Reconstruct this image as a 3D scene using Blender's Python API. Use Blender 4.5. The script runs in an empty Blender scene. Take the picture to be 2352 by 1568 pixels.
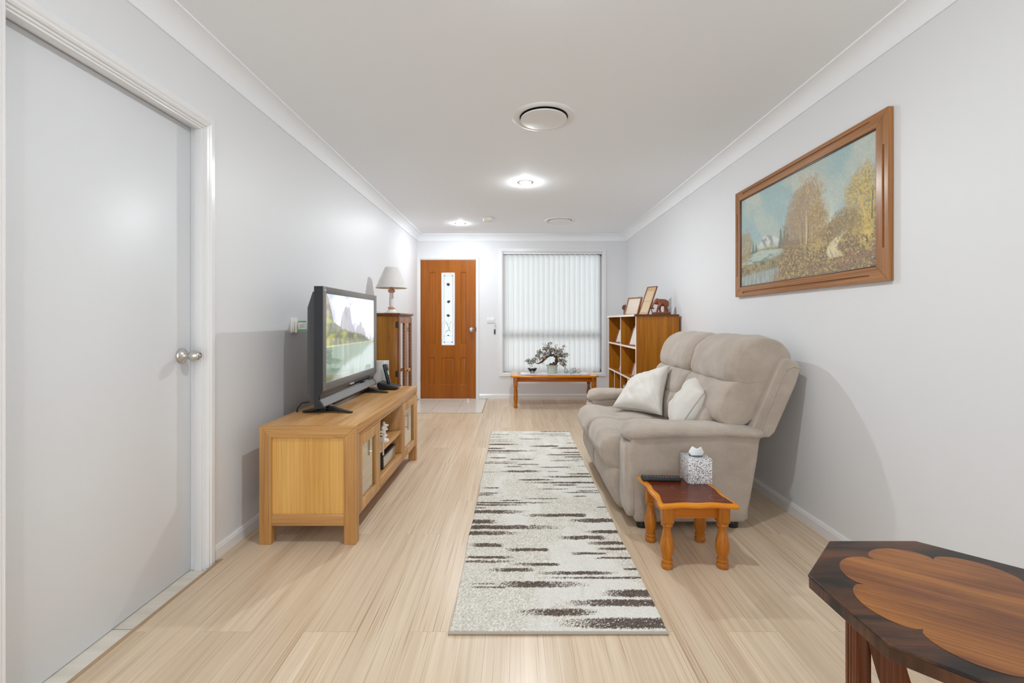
import bpy, bmesh, math, random
import numpy as np
from mathutils import Vector, Matrix, noise as mnoise
PI = math.pi
scn = bpy.context.scene
COL = scn.collection

# ------------------------------------------------------------------ camera
cam = bpy.data.cameras.new('camera'); cam.lens = 16.0; cam.sensor_width = 36.0; cam.sensor_fit = 'HORIZONTAL'
cam.shift_x = -7/2352; cam.shift_y = -46/2352; cam.clip_start = 0.02
camo = bpy.data.objects.new('camera', cam); COL.objects.link(camo)
camo.location = (0, 0, 1.13); camo.rotation_euler = (PI/2, 0, 0)
scn.camera = camo
# ------------------------------------------------------------------ world, exposure
w = bpy.data.worlds.new('world'); scn.world = w; w.use_nodes = True
bg = w.node_tree.nodes['Background']; bg.inputs[0].default_value = (0.86, 0.94, 1.0, 1); bg.inputs[1].default_value = 1.75
scn.view_settings.view_transform = 'Standard'; scn.view_settings.look = 'None'
scn.view_settings.exposure = 0.90; scn.view_settings.gamma = 1.0; scn.view_settings.use_curve_mapping = False
scn.cycles.max_bounces = 10; scn.cycles.diffuse_bounces = 6; scn.cycles.glossy_bounces = 4
scn.cycles.transmission_bounces = 6; scn.cycles.transparent_max_bounces = 12
scn.cycles.sample_clamp_indirect = 6.0; scn.cycles.caustics_reflective = False; scn.cycles.caustics_refractive = False
DOWNLIGHT_W = 11.0; UPPER_FILL_W = 10.0

XL, XR, YF, H = -1.43, 1.63, 6.675, 2.40
YB = -4.2

# ------------------------------------------------------------------ materials
def srgb(r, g, b):
    f = lambda c: ((c/255)/12.92 if c/255 <= 0.04045 else (((c/255)+0.055)/1.055)**2.4)
    return (f(r), f(g), f(b), 1)
MATS = {}
def newmat(name):
    m = bpy.data.materials.new(name); m.use_nodes = True
    return m, m.node_tree, m.node_tree.nodes['Principled BSDF']
def mat(name, col, rough=0.5, metal=0.0, bump=0.0, bscale=200, spec=0.5, coat=0.0, var=0.0, vscale=3.0, emis=None, estr=0):
    if name in MATS: return MATS[name]
    m, nt, b = newmat(name)
    b.inputs['Base Color'].default_value = col; b.inputs['Roughness'].default_value = rough
    b.inputs['Metallic'].default_value = metal; b.inputs['Specular IOR Level'].default_value = spec
    b.inputs['Coat Weight'].default_value = coat; b.inputs['Coat Roughness'].default_value = 0.08
    tc = nt.nodes.new('ShaderNodeTexCoord')
    if bump:
        n = nt.nodes.new('ShaderNodeTexNoise'); n.inputs['Scale'].default_value = bscale; n.inputs['Detail'].default_value = 3
        nt.links.new(tc.outputs['Object'], n.inputs['Vector'])
        bp = nt.nodes.new('ShaderNodeBump'); bp.inputs['Strength'].default_value = bump; bp.inputs['Distance'].default_value = 0.002
        nt.links.new(n.outputs['Fac'], bp.inputs['Height']); nt.links.new(bp.outputs[0], b.inputs['Normal'])
    if var:
        n = nt.nodes.new('ShaderNodeTexNoise'); n.inputs['Scale'].default_value = vscale; n.inputs['Detail'].default_value = 4
        nt.links.new(tc.outputs['Object'], n.inputs['Vector'])
        mx = nt.nodes.new('ShaderNodeMix'); mx.data_type = 'RGBA'
        mx.inputs[6].default_value = tuple(c*(1-var) for c in col[:3])+(1,); mx.inputs[7].default_value = tuple(min(1, c*(1+var)) for c in col[:3])+(1,)
        nt.links.new(n.outputs['Fac'], mx.inputs[0]); nt.links.new(mx.outputs[2], b.inputs['Base Color'])
    if emis: b.inputs['Emission Color'].default_value = emis; b.inputs['Emission Strength'].default_value = estr
    MATS[name] = m; return m

def ramp(nt, stops):
    r = nt.nodes.new('ShaderNodeValToRGB'); e = r.color_ramp.elements
    while len(e) < len(stops): e.new(0.5)
    for el, (p, c) in zip(e, stops): el.position = p; el.color = c
    return r
def wood(name, light, dark, axis='z', scale=14.0, stretch=0.06, rough=0.35, coat=0.25, knots=0.0, fine=0.35, lo=0.35, hi=0.68, knotcol=None):
    """grain runs along `axis` (object coordinates)"""
    if name in MATS: return MATS[name]
    m, nt, b = newmat(name); L = nt.links
    tc = nt.nodes.new('ShaderNodeTexCoord')
    mp = nt.nodes.new('ShaderNodeMapping')
    diag = axis == 'w'; axis = 'x' if diag else axis
    if diag: mp.inputs['Rotation'].default_value = (0, 0, -.95)
    sc = [scale, scale, scale]; sc['xyz'.index(axis)] = scale*stretch
    if diag: mp.vector_type = 'TEXTURE'; sc = [1/q for q in sc]; mp.inputs['Rotation'].default_value = (0, 0, .95+PI/2)
    mp.inputs['Scale'].default_value = sc; L.new(tc.outputs['Object'], mp.inputs['Vector'])
    n = nt.nodes.new('ShaderNodeTexNoise'); n.inputs['Scale'].default_value = 1.0; n.inputs['Detail'].default_value = 5
    n.inputs['Roughness'].default_value = 0.6; n.inputs['Distortion'].default_value = 0.6
    L.new(mp.outputs[0], n.inputs['Vector'])
    r = ramp(nt, [(lo, dark), (hi, light)]); L.new(n.outputs['Fac'], r.inputs[0])
    mp2 = nt.nodes.new('ShaderNodeMapping'); sc2 = [scale*14]*3; sc2['xyz'.index(axis)] = scale*0.16
    if diag: mp2.vector_type = 'TEXTURE'; sc2 = [1/q for q in sc2]; mp2.inputs['Rotation'].default_value = (0, 0, .95+PI/2)
    mp2.inputs['Scale'].default_value = sc2; L.new(tc.outputs['Object'], mp2.inputs['Vector'])
    n2 = nt.nodes.new('ShaderNodeTexNoise'); n2.inputs['Scale'].default_value = 1.0; n2.inputs['Detail'].default_value = 2
    L.new(mp2.outputs[0], n2.inputs['Vector'])
    r2 = ramp(nt, [(0.35, (1-fine, 1-fine*1.1, 1-fine*1.2, 1)), (0.6, (1, 1, 1, 1))]); L.new(n2.outputs['Fac'], r2.inputs[0])
    mx = nt.nodes.new('ShaderNodeMix'); mx.data_type = 'RGBA'; mx.blend_type = 'MULTIPLY'; mx.inputs[0].default_value = 1
    L.new(r.outputs[0], mx.inputs[6]); L.new(r2.outputs[0], mx.inputs[7])
    out = mx.outputs[2]
    if knots:
        mp3 = nt.nodes.new('ShaderNodeMapping'); sc3 = [scale*0.9]*3; sc3['xyz'.index(axis)] = scale*0.16
        mp3.inputs['Scale'].default_value = sc3; mp3.inputs['Location'].default_value = (3.3, 1.7, 5.1); L.new(tc.outputs['Object'], mp3.inputs['Vector'])
        n3 = nt.nodes.new('ShaderNodeTexNoise'); n3.inputs['Scale'].default_value = 1.0; n3.inputs['Detail'].default_value = 6; n3.inputs['Distortion'].default_value = 1.2
        L.new(mp3.outputs[0], n3.inputs['Vector'])
        r3 = ramp(nt, [(0.66, (0, 0, 0, 1)), (0.74, (knots, knots, knots, 1))]); L.new(n3.outputs['Fac'], r3.inputs[0])
        mk = nt.nodes.new('ShaderNodeMix'); mk.data_type = 'RGBA'; L.new(r3.outputs[0], mk.inputs[0])
        L.new(out, mk.inputs[6]); mk.inputs[7].default_value = knotcol or (dark[0]*0.25, dark[1]*0.2, dark[2]*0.2, 1)
        out = mk.outputs[2]
    L.new(out, b.inputs['Base Color'])
    b.inputs['Roughness'].default_value = rough; b.inputs['Coat Weight'].default_value = coat*.35; b.inputs['Coat Roughness'].default_value = 0.12; b.inputs['Specular IOR Level'].default_value = 0.3
    bp = nt.nodes.new('ShaderNodeBump'); bp.inputs['Strength'].default_value = 0.08; bp.inputs['Distance'].default_value = 0.001
    L.new(n2.outputs['Fac'], bp.inputs['Height']); L.new(bp.outputs[0], b.inputs['Normal'])
    MATS[name] = m; return m

M_wall = mat('wall_paint', (0.78, 0.79, 0.81, 1), 0.45, bump=0.04, bscale=260, spec=0.3)
M_ceil = mat('ceiling_paint', (0.90, 0.93, 0.965, 1), 0.8, bump=0.02, bscale=200, spec=0.2)
M_trim = mat('trim_gloss_paint', (0.82, 0.82, 0.83, 1), 0.22, spec=0.5)
M_door = mat('white_door_paint', (0.74, 0.755, 0.78, 1), 0.36, bump=0.10, bscale=320, spec=0.5)
M_white = mat('white_plastic', (0.80, 0.80, 0.79, 1), 0.35)
M_cream = mat('cream_plastic', (0.78, 0.74, 0.66, 1), 0.4)
M_dark = mat('black_plastic', (0.012, 0.012, 0.014, 1), 0.3)
M_darkmatte = mat('black_matte_plastic', (0.02, 0.02, 0.022, 1), 0.55)
M_steel = mat('brushed_steel', (0.62, 0.60, 0.57, 1), 0.28, metal=1.0)
M_chrome = mat('chrome', (0.75, 0.75, 0.76, 1), 0.12, metal=1.0)
OAK_L, OAK_D = (0.70, 0.395, 0.155, 1), (0.48, 0.235, 0.075, 1)
def oak(axis): return wood('oak_'+axis, OAK_L, OAK_D, axis, 11, 0.07, 0.32, 0.2, knots=0.85, fine=0.24)
M_oakpanel = wood('oak_panel', (0.80, 0.47, 0.145, 1), (0.66, 0.34, 0.085, 1), 'z', 12, 0.05, 0.35, 0.15, knots=0.35, fine=0.14)
M_doorwood = wood('maple_red_door', (0.40, 0.120, 0.008, 1), (0.31, 0.083, 0.004, 1), 'z', 14, 0.04, 0.32, 0.2, fine=0.22)
M_jarrah = wood('honey_gloss_wood_z', (0.55, 0.195, 0.014, 1), (0.42, 0.125, 0.008, 1), 'z', 20, 0.06, 0.2, 0.6, fine=0.18)
M_jarrahx = wood('honey_gloss_wood_x', (0.80, 0.300, 0.009, 1), (0.66, 0.215, 0.007, 1), 'x', 20, 0.06, 0.16, 0.6, fine=0.12)
M_jarrahap = wood('honey_wood_apron', (0.60, 0.195, 0.010, 1), (0.45, 0.125, 0.007, 1), 'x', 20, 0.06, 0.25, 0.4, fine=0.12)
M_redtop = wood('mahogany_veneer', (0.17, 0.030, 0.004, 1), (0.095, 0.014, 0.002, 1), 'x', 26, 0.05, 0.24, 0.15, fine=0.25)
M_teak = wood('teak_laminate', (0.52, 0.20, 0.014, 1), (0.38, 0.125, 0.006, 1), 'z', 16, 0.03, 0.35, 0.15, fine=0.3)
M_teakdark = wood('teak_top', (0.20, 0.08, 0.035, 1), (0.13, 0.05, 0.02, 1), 'x', 16, 0.05, 0.4, 0.1)
M_pine = wood('stained_pine', (0.42, 0.175, 0.010, 1), (0.26, 0.085, 0.004, 1), 'z', 15, 0.05, 0.32, 0.35, knots=0.6, fine=0.25)
M_pinedark = wood('stained_pine_top', (0.25, 0.09, 0.02, 1), (0.14, 0.045, 0.010, 1), 'y', 15, 0.05, 0.3, 0.35)
M_walnut = wood('dark_walnut', (0.115, 0.042, 0.018, 1), (0.014, 0.008, 0.006, 1), 'x', 13, 0.22, 0.38, 0.08, fine=0.25, lo=0.40, hi=0.66)
M_walnutedge = wood('dark_walnut_edge', (0.16, 0.062, 0.028, 1), (0.025, 0.014, 0.010, 1), 'z', 9, 0.3, 0.25, 0.3, fine=0.2, lo=0.40, hi=0.68)
M_burl = wood('burl_inlay', (0.34, 0.125, 0.024, 1), (0.16, 0.048, 0.012, 1), 'w', 9, 0.30, 0.36, 0.08, knots=0.35, fine=0.28, lo=0.34, hi=0.64)
M_legwood = wood('red_brown_leg', (0.23, 0.075, 0.030, 1), (0.14, 0.04, 0.016, 1), 'z', 16, 0.05, 0.25, 0.3)
M_framewood = wood('picture_frame_wood_y', (0.47, 0.225, 0.085, 1), (0.33, 0.14, 0.048, 1), 'y', 12, 0.05, 0.25, 0.4, fine=0.3)
M_framewoodz = wood('picture_frame_wood_z', (0.47, 0.225, 0.085, 1), (0.33, 0.14, 0.048, 1), 'z', 12, 0.05, 0.25, 0.4, fine=0.3)
M_eleph = wood('carved_reddish_wood', (0.33, 0.105, 0.045, 1), (0.22, 0.062, 0.024, 1), 'x', 20, 0.2, 0.25, 0.4)
M_smallframe = wood('light_frame_wood', (0.45, 0.20, 0.07, 1), (0.33, 0.13, 0.04, 1), 'z', 20, 0.1, 0.35, 0.2)
M_redframe = mat('red_brown_frame', (0.22, 0.05, 0.02, 1), 0.3)
M_litedge = mat('lit_shelf_edging', (0.80, 0.74, 0.70, 1), 0.35)  # paleness is bright light on the shelf edges, put into the colour

# sofa fabric
def fabric(name, base, dark, wscale=420, bumps=0.5):
    m, nt, b = newmat(name); L = nt.links
    tc = nt.nodes.new('ShaderNodeTexCoord')
    n = nt.nodes.new('ShaderNodeTexNoise'); n.inputs['Scale'].default_value = 5; n.inputs['Detail'].default_value = 5; n.inputs['Roughness'].default_value = 0.65
    L.new(tc.outputs['Object'], n.inputs['Vector'])
    r = ramp(nt, [(0.3, dark), (0.7, base)]); L.new(n.outputs['Fac'], r.inputs[0])
    v = nt.nodes.new('ShaderNodeTexVoronoi'); v.inputs['Scale'].default_value = wscale; v.inputs['Randomness'].default_value = 0.35
    L.new(tc.outputs['Object'], v.inputs['Vector'])
    r2 = ramp(nt, [(0.1, (1, 1, 1, 1)), (0.75, (0.72, 0.70, 0.68, 1))]); L.new(v.outputs['Distance'], r2.inputs[0])
    mx = nt.nodes.new('ShaderNodeMix'); mx.data_type = 'RGBA'; mx.blend_type = 'MULTIPLY'; mx.inputs[0].default_value = 0.8
    L.new(r.outputs[0], mx.inputs[6]); L.new(r2.outputs[0], mx.inputs[7]); L.new(mx.outputs[2], b.inputs['Base Color'])
    n2 = nt.nodes.new('ShaderNodeTexNoise'); n2.inputs['Scale'].default_value = 22; n2.inputs['Detail'].default_value = 3
    L.new(tc.outputs['Object'], n2.inputs['Vector'])
    b1 = nt.nodes.new('ShaderNodeBump'); b1.inputs['Strength'].default_value = 0.25; b1.inputs['Distance'].default_value = 0.006; L.new(n2.outputs['Fac'], b1.inputs['Height'])
    b2 = nt.nodes.new('ShaderNodeBump'); b2.inputs['Strength'].default_value = bumps; b2.inputs['Distance'].default_value = 0.0012; b2.invert = True
    L.new(v.outputs['Distance'], b2.inputs['Height']); L.new(b1.outputs[0], b2.inputs['Normal']); L.new(b2.outputs[0], b.inputs['Normal'])
    b.inputs['Roughness'].default_value = 0.9; b.inputs['Specular IOR Level'].default_value = 0.15
    b.inputs['Sheen Weight'].default_value = 0.35; b.inputs['Sheen Roughness'].default_value = 0.5
    MATS[name] = m; return m
M_sofa = fabric('taupe_corduroy', (0.57, 0.49, 0.418, 1), (0.43, 0.36, 0.30, 1))
M_cush = fabric('ivory_satin', (0.82, 0.79, 0.74, 1), (0.76, 0.73, 0.68, 1), 700, 0.1)
M_cush.node_tree.nodes['Principled BSDF'].inputs['Roughness'].default_value = 0.5
M_piping = mat('grey_piping', (0.42, 0.40, 0.37, 1), 0.6)
M_shade = fabric('linen_shade', (0.76, 0.745, 0.72, 1), (0.68, 0.665, 0.64, 1), 500, 0.3)
M_shadein = mat('shade_lining', (0.80, 0.70, 0.50, 1), 0.7)

# laminate floor: planks along y
def floor_mat():
    m, nt, b = newmat('laminate_floor'); L = nt.links
    tc = nt.nodes.new('ShaderNodeTexCoord')
    mp = nt.nodes.new('ShaderNodeMapping'); mp.inputs['Rotation'].default_value = (0, 0, PI/2); L.new(tc.outputs['Object'], mp.inputs['Vector'])
    br = nt.nodes.new('ShaderNodeTexBrick'); br.offset = 0.37; br.inputs['Scale'].default_value = 1
    br.inputs['Brick Width'].default_value = 1.21; br.inputs['Row Height'].default_value = 0.192; br.inputs['Mortar Size'].default_value = 0.0009; br.inputs['Mortar Smooth'].default_value = 0.2
    br.inputs['Color1'].default_value = (0.93, 0.92, 0.91, 1); br.inputs['Color2'].default_value = (1.04, 1.04, 1.04, 1); br.inputs['Mortar'].default_value = (0.80, 0.76, 0.72, 1)
    L.new(mp.outputs[0], br.inputs['Vector'])
    # per-plank offset so that the grain breaks at plank ends
    ad = nt.nodes.new('ShaderNodeVectorMath'); ad.operation = 'MULTIPLY_ADD'
    ad.inputs[1].default_value = (17, 31, 5); L.new(br.outputs['Color'], ad.inputs[0])
    L.new(tc.outputs['Object'], ad.inputs[2])
    mg = nt.nodes.new('ShaderNodeMapping'); mg.inputs['Scale'].default_value = (55, 1.3, 1); L.new(ad.outputs[0], mg.inputs['Vector'])
    n = nt.nodes.new('ShaderNodeTexNoise'); n.inputs['Scale'].default_value = 1; n.inputs['Detail'].default_value = 4; n.inputs['Roughness'].default_value = 0.6; L.new(mg.outputs[0], n.inputs['Vector'])
    r = ramp(nt, [(0.30, (0.60, 0.465, 0.32, 1)), (0.48, (0.665, 0.53, 0.385, 1)), (0.70, (0.72, 0.60, 0.455, 1))]); L.new(n.outputs['Fac'], r.inputs[0])
    mg2 = nt.nodes.new('ShaderNodeMapping'); mg2.inputs['Scale'].default_value = (230, 1.6, 1); mg2.inputs['Location'].default_value = (9, 4, 0); L.new(ad.outputs[0], mg2.inputs['Vector'])
    n2 = nt.nodes.new('ShaderNodeTexNoise'); n2.inputs['Scale'].default_value = 1; n2.inputs['Detail'].default_value = 2; L.new(mg2.outputs[0], n2.inputs['Vector'])
    r2 = ramp(nt, [(0.27, (0.62, 0.50, 0.42, 1)), (0.42, (1, 1, 1, 1))]); L.new(n2.outputs['Fac'], r2.inputs[0])
    mg3 = nt.nodes.new('ShaderNodeMapping'); mg3.inputs['Scale'].default_value = (7, 0.5, 1); L.new(ad.outputs[0], mg3.inputs['Vector'])
    n3 = nt.nodes.new('ShaderNodeTexNoise'); n3.inputs['Scale'].default_value = 1; L.new(mg3.outputs[0], n3.inputs['Vector'])
    r3 = ramp(nt, [(0.3, (0.92, 0.89, 0.85, 1)), (0.65, (1.03, 1.03, 1.03, 1))]); L.new(n3.outputs['Fac'], r3.inputs[0])
    cur = r.outputs[0]
    for o in (r2.outputs[0], r3.outputs[0], br.outputs['Color']):
        mx = nt.nodes.new('ShaderNodeMix'); mx.data_type = 'RGBA'; mx.blend_type = 'MULTIPLY'; mx.inputs[0].default_value = 1
        L.new(cur, mx.inputs[6]); L.new(o, mx.inputs[7]); cur = mx.outputs[2]
    L.new(cur, b.inputs['Base Color']); b.inputs['Roughness'].default_value = 0.30; b.inputs['Specular IOR Level'].default_value = 0.4
    return m
M_floor = floor_mat()
def tile_mat():
    m, nt, b = newmat('cream_floor_tile'); L = nt.links
    tc = nt.nodes.new('ShaderNodeTexCoord')
    mp = nt.nodes.new('ShaderNodeMapping'); mp.inputs['Scale'].default_value = (2, 26, 1); L.new(tc.outputs['Object'], mp.inputs['Vector'])
    n = nt.nodes.new('ShaderNodeTexNoise'); n.inputs['Scale'].default_value = 1; n.inputs['Detail'].default_value = 3; L.new(mp.outputs[0], n.inputs['Vector'])
    r = ramp(nt, [(0.3, (0.66, 0.61, 0.53, 1)), (0.7, (0.75, 0.71, 0.64, 1))]); L.new(n.outputs['Fac'], r.inputs[0]); L.new(r.outputs[0], b.inputs['Base Color'])
    b.inputs['Roughness'].default_value = 0.22
    return m
M_tile = tile_mat()
M_grout = mat('grey_grout', (0.30, 0.29, 0.27, 1), 0.8)
M_edge = mat('tan_floor_trim', (0.42, 0.29, 0.17, 1), 0.4)

def attr_mat(name, rough=0.6, emis=0.0, bump=0.0, bscale=300, coat=0.0, spec=0.4):
    m, nt, b = newmat(name); L = nt.links
    a = nt.nodes.new('ShaderNodeVertexColor'); a.layer_name = 'Col'
    b.inputs['Roughness'].default_value = rough; b.inputs['Specular IOR Level'].default_value = spec
    if emis:
        b.inputs['Base Color'].default_value = (0.01, 0.01, 0.01, 1)
        L.new(a.outputs[0], b.inputs['Emission Color']); b.inputs['Emission Strength'].default_value = emis
    else: L.new(a.outputs[0], b.inputs['Base Color'])
    if bump:
        tc = nt.nodes.new('ShaderNodeTexCoord'); n = nt.nodes.new('ShaderNodeTexNoise'); n.inputs['Scale'].default_value = bscale; n.inputs['Detail'].default_value = 4
        L.new(tc.outputs['Object'], n.inputs['Vector'])
        bp = nt.nodes.new('ShaderNodeBump'); bp.inputs['Strength'].default_value = bump; bp.inputs['Distance'].default_value = 0.004
        L.new(n.outputs['Fac'], bp.inputs['Height']); L.new(bp.outputs[0], b.inputs['Normal'])
    b.inputs['Coat Weight'].default_value = coat
    return m
def island_mat(name, cols, rough=0.4, transl=0.0):
    m, nt, b = newmat(name); L = nt.links
    g = nt.nodes.new('ShaderNodeNewGeometry'); n = len(cols)
    r = ramp(nt, [(i/n, c) for i, c in enumerate(cols)]); r.color_ramp.interpolation = 'CONSTANT'
    L.new(g.outputs['Random Per Island'], r.inputs[0]); L.new(r.outputs[0], b.inputs['Base Color'])
    b.inputs['Roughness'].default_value = rough
    return m
def slat_mat():
    m, nt, b = newmat('white_blind_fabric'); L = nt.links
    b.inputs['Base Color'].default_value = (0.86, 0.86, 0.84, 1); b.inputs['Roughness'].default_value = 0.7
    t = nt.nodes.new('ShaderNodeBsdfTranslucent'); t.inputs[0].default_value = (0.83, 0.83, 0.81, 1)
    mx = nt.nodes.new('ShaderNodeMixShader'); mx.inputs[0].default_value = 0.52
    L.new(b.outputs[0], mx.inputs[1]); L.new(t.outputs[0], mx.inputs[2]); L.new(mx.outputs[0], nt.nodes['Material Output'].inputs[0])
    return m
M_slat = slat_mat()
def glass_mat(name, tint=(1, 1, 1, 1), refl=0.12, rough=0.02, frost=0.0):
    m, nt, b = newmat(name); L = nt.links; nt.nodes.remove(b)
    t = nt.nodes.new('ShaderNodeBsdfTransparent'); t.inputs[0].default_value = tint
    g = nt.nodes.new('ShaderNodeBsdfGlossy'); g.inputs['Roughness'].default_value = rough
    fr = nt.nodes.new('ShaderNodeFresnel'); fr.inputs[0].default_value = 1.5
    mx = nt.nodes.new('ShaderNodeMixShader'); L.new(fr.outputs[0], mx.inputs[0])
    if frost:
        tl = nt.nodes.new('ShaderNodeBsdfTranslucent'); tl.inputs[0].default_value = (0.84, 0.84, 0.83, 1)
        m2 = nt.nodes.new('ShaderNodeMixShader'); m2.inputs[0].default_value = frost
        L.new(t.outputs[0], m2.inputs[1]); L.new(tl.outputs[0], m2.inputs[2]); L.new(m2.outputs[0], mx.inputs[1])
    else: L.new(t.outputs[0], mx.inputs[1])
    L.new(g.outputs[0], mx.inputs[2]); L.new(mx.outputs[0], nt.nodes['Material Output'].inputs[0])
    return m
M_glass = glass_mat('window_glass'); M_frost = glass_mat('frosted_door_glass', tint=(.74, .74, .73, 1), frost=0.7)
M_smoke = mat('grey_tinted_glass', (0.60, 0.57, 0.50, 1), 0.04, metal=1.0)

# ------------------------------------------------------------------ mesh helpers
class MB:
    def __init__(s): s.bm = bmesh.new()
    def _fin(s, verts, mtx):
        if mtx is not None: bmesh.ops.transform(s.bm, matrix=mtx, verts=verts)
    def box(s, x0, x1, y0, y1, z0, z1, bev=0.0, seg=2, mtx=None):
        r = bmesh.ops.create_cube(s.bm, size=1); v = r['verts']
        bmesh.ops.scale(s.bm, vec=(x1-x0, y1-y0, z1-z0), verts=v)
        bmesh.ops.translate(s.bm, vec=((x0+x1)/2, (y0+y1)/2, (z0+z1)/2), verts=v)
        if bev > 0:
            e = list({e for q in v for e in q.link_edges})
            rb = bmesh.ops.bevel(s.bm, geom=e, offset=bev, segments=seg, affect='EDGES', profile=0.5)
            v = list({q for f in rb['faces'] for q in f.verts} | {q for q in v if q.is_valid})
        s._fin(v, mtx); return s
    def lathe(s, prof, c=(0, 0, 0), seg=32, axis='z', cap=True, mtx=None):
        rings = []
        vs = []
        for r, h in prof:
            ring = []
            for i in range(seg):
                a = 2*PI*i/seg; p = (r*math.cos(a), r*math.sin(a), h)
                if axis == 'x': p = (p[2], p[0], p[1])
                elif axis == 'y': p = (p[0], p[2], p[1])
                ring.append(s.bm.verts.new((p[0]+c[0], p[1]+c[1], p[2]+c[2])))
            rings.append(ring); vs += ring
        for a, b in zip(rings, rings[1:]):
            for i in range(seg): s.bm.faces.new((a[i], a[(i+1) % seg], b[(i+1) % seg], b[i]))
        if cap:
            if prof[0][0] > 1e-6: s.bm.faces.new(list(reversed(rings[0])))
            if prof[-1][0] > 1e-6: s.bm.faces.new(rings[-1])
        s._fin(vs, mtx); return s
    def tube(s, pts, rad, seg=10, closed=False, mtx=None, flat=1.0):
        pts = [Vector(p) for p in pts]; n = len(pts)
        rads = rad if isinstance(rad, (list, tuple)) else [rad]*n
        rings = []; vs = []; up = None
        for i, p in enumerate(pts):
            if closed: t = (pts[(i+1) % n]-pts[i-1]).normalized()
            else: t = (pts[min(i+1, n-1)]-pts[max(i-1, 0)]).normalized()
            if up is None: up = Vector((0, 0, 1)) if abs(t.z) < 0.9 else Vector((1, 0, 0))
            a = t.cross(up).normalized(); b = a.cross(t).normalized(); up = b
            ring = [s.bm.verts.new(p+rads[i]*(a*math.cos(2*PI*k/seg)+flat*b*math.sin(2*PI*k/seg))) for k in range(seg)]
            rings.append(ring); vs += ring
        rg = range(n if closed else n-1)
        for i in rg:
            A, B = rings[i], rings[(i+1) % n]
            for k in range(seg): s.bm.faces.new((A[k], A[(k+1) % seg], B[(k+1) % seg], B[k]))
        if not closed: s.bm.faces.new(list(reversed(rings[0]))); s.bm.faces.new(rings[-1])
        s._fin(vs, mtx); return s
    def prism(s, poly, d0, d1, plane='xy', mtx=None):
        """poly in plane, extruded along the remaining axis from d0 to d1"""
        def P(a, b, c): return {'xy': (a, b, c), 'xz': (a, c, b), 'yz': (c, a, b)}[plane]
        A = [s.bm.verts.new(P(a, b, d0)) for a, b in poly]; B = [s.bm.verts.new(P(a, b, d1)) for a, b in poly]
        n = len(poly)
        s.bm.faces.new(list(reversed(A))); s.bm.faces.new(B)
        for i in range(n): s.bm.faces.new((A[i], A[(i+1) % n], B[(i+1) % n], B[i]))
        s._fin(A+B, mtx); return s
    def ell(s, c, r, seg=20, mtx=None, rot=None):
        q = bmesh.ops.create_uvsphere(s.bm, u_segments=seg, v_segments=seg//2+2, radius=1); v = q['verts']
        bmesh.ops.scale(s.bm, vec=r, verts=v)
        if rot is not None: bmesh.ops.rotate(s.bm, matrix=rot, verts=v)
        bmesh.ops.translate(s.bm, vec=c, verts=v); s._fin(v, mtx); return s
    def grid(s, f, nu, nv):
        V = [[s.bm.verts.new(f(i/nu, j/nv)) for j in range(nv+1)] for i in range(nu+1)]
        for i in range(nu):
            for j in range(nv): s.bm.faces.new((V[i][j], V[i+1][j], V[i+1][j+1], V[i][j+1]))
        return s
    def build(s, name, m, parent=None, smooth=True, angle=35, weld=False):
        """vertices are given in the parent's frame"""
        if weld: bmesh.ops.remove_doubles(s.bm, verts=s.bm.verts[:], dist=1e-5)
        bmesh.ops.recalc_face_normals(s.bm, faces=s.bm.faces[:])
        me = bpy.data.meshes.new(name); s.bm.to_mesh(me); s.bm.free()
        if smooth:
            me.shade_smooth(); me.set_sharp_from_angle(angle=math.radians(angle))
        me.materials.append(m)
        o = bpy.data.objects.new(name, me); COL.objects.link(o)
        if parent is not None: o.parent = parent
        return o
def rel(mb, root):   # world-coordinates mesh -> root frame (root without rotation)
    bmesh.ops.translate(mb.bm, vec=-Vector(root.location), verts=mb.bm.verts[:]); return mb
class W(MB):
    """builder in world coordinates for a thing whose Empty sits at root.location"""
    def __init__(s, root=None): super().__init__(); s.root = root
    def build(s, name, m, parent=None, **k):
        if s.root is not None: bmesh.ops.translate(s.bm, vec=-Vector(s.root.location), verts=s.bm.verts[:])
        return super().build(name, m, parent if parent is not None else s.root, **k)
def thing(name, loc, label, cat, group=None):
    o = bpy.data.objects.new(name, None); COL.objects.link(o); o.location = loc; o.empty_display_size = 0.05
    o['label'] = label; o['category'] = cat
    if group: o['group'] = group
    return o
def tag(o, label, cat, group=None, kind=None):
    o['label'] = label; o['category'] = cat
    if group: o['group'] = group
    if kind: o['kind'] = kind
    return o
def struct(o): o['kind'] = 'structure'; return o
def lab(o, l): o['label'] = l; return o
def evalmesh(o):
    """bake the object's modifiers into its mesh"""
    dg = bpy.context.evaluated_depsgraph_get(); dg.update()
    me = bpy.data.meshes.new_from_object(o.evaluated_get(dg)); old = o.data
    o.modifiers.clear(); o.data = me
    return o
def copy_tree(o, parent=None):
    c = o.copy(); COL.objects.link(c)
    if parent: c.parent = parent
    for ch in [x for x in bpy.data.objects if x.parent == o]: copy_tree(ch, c)
    return c

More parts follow.
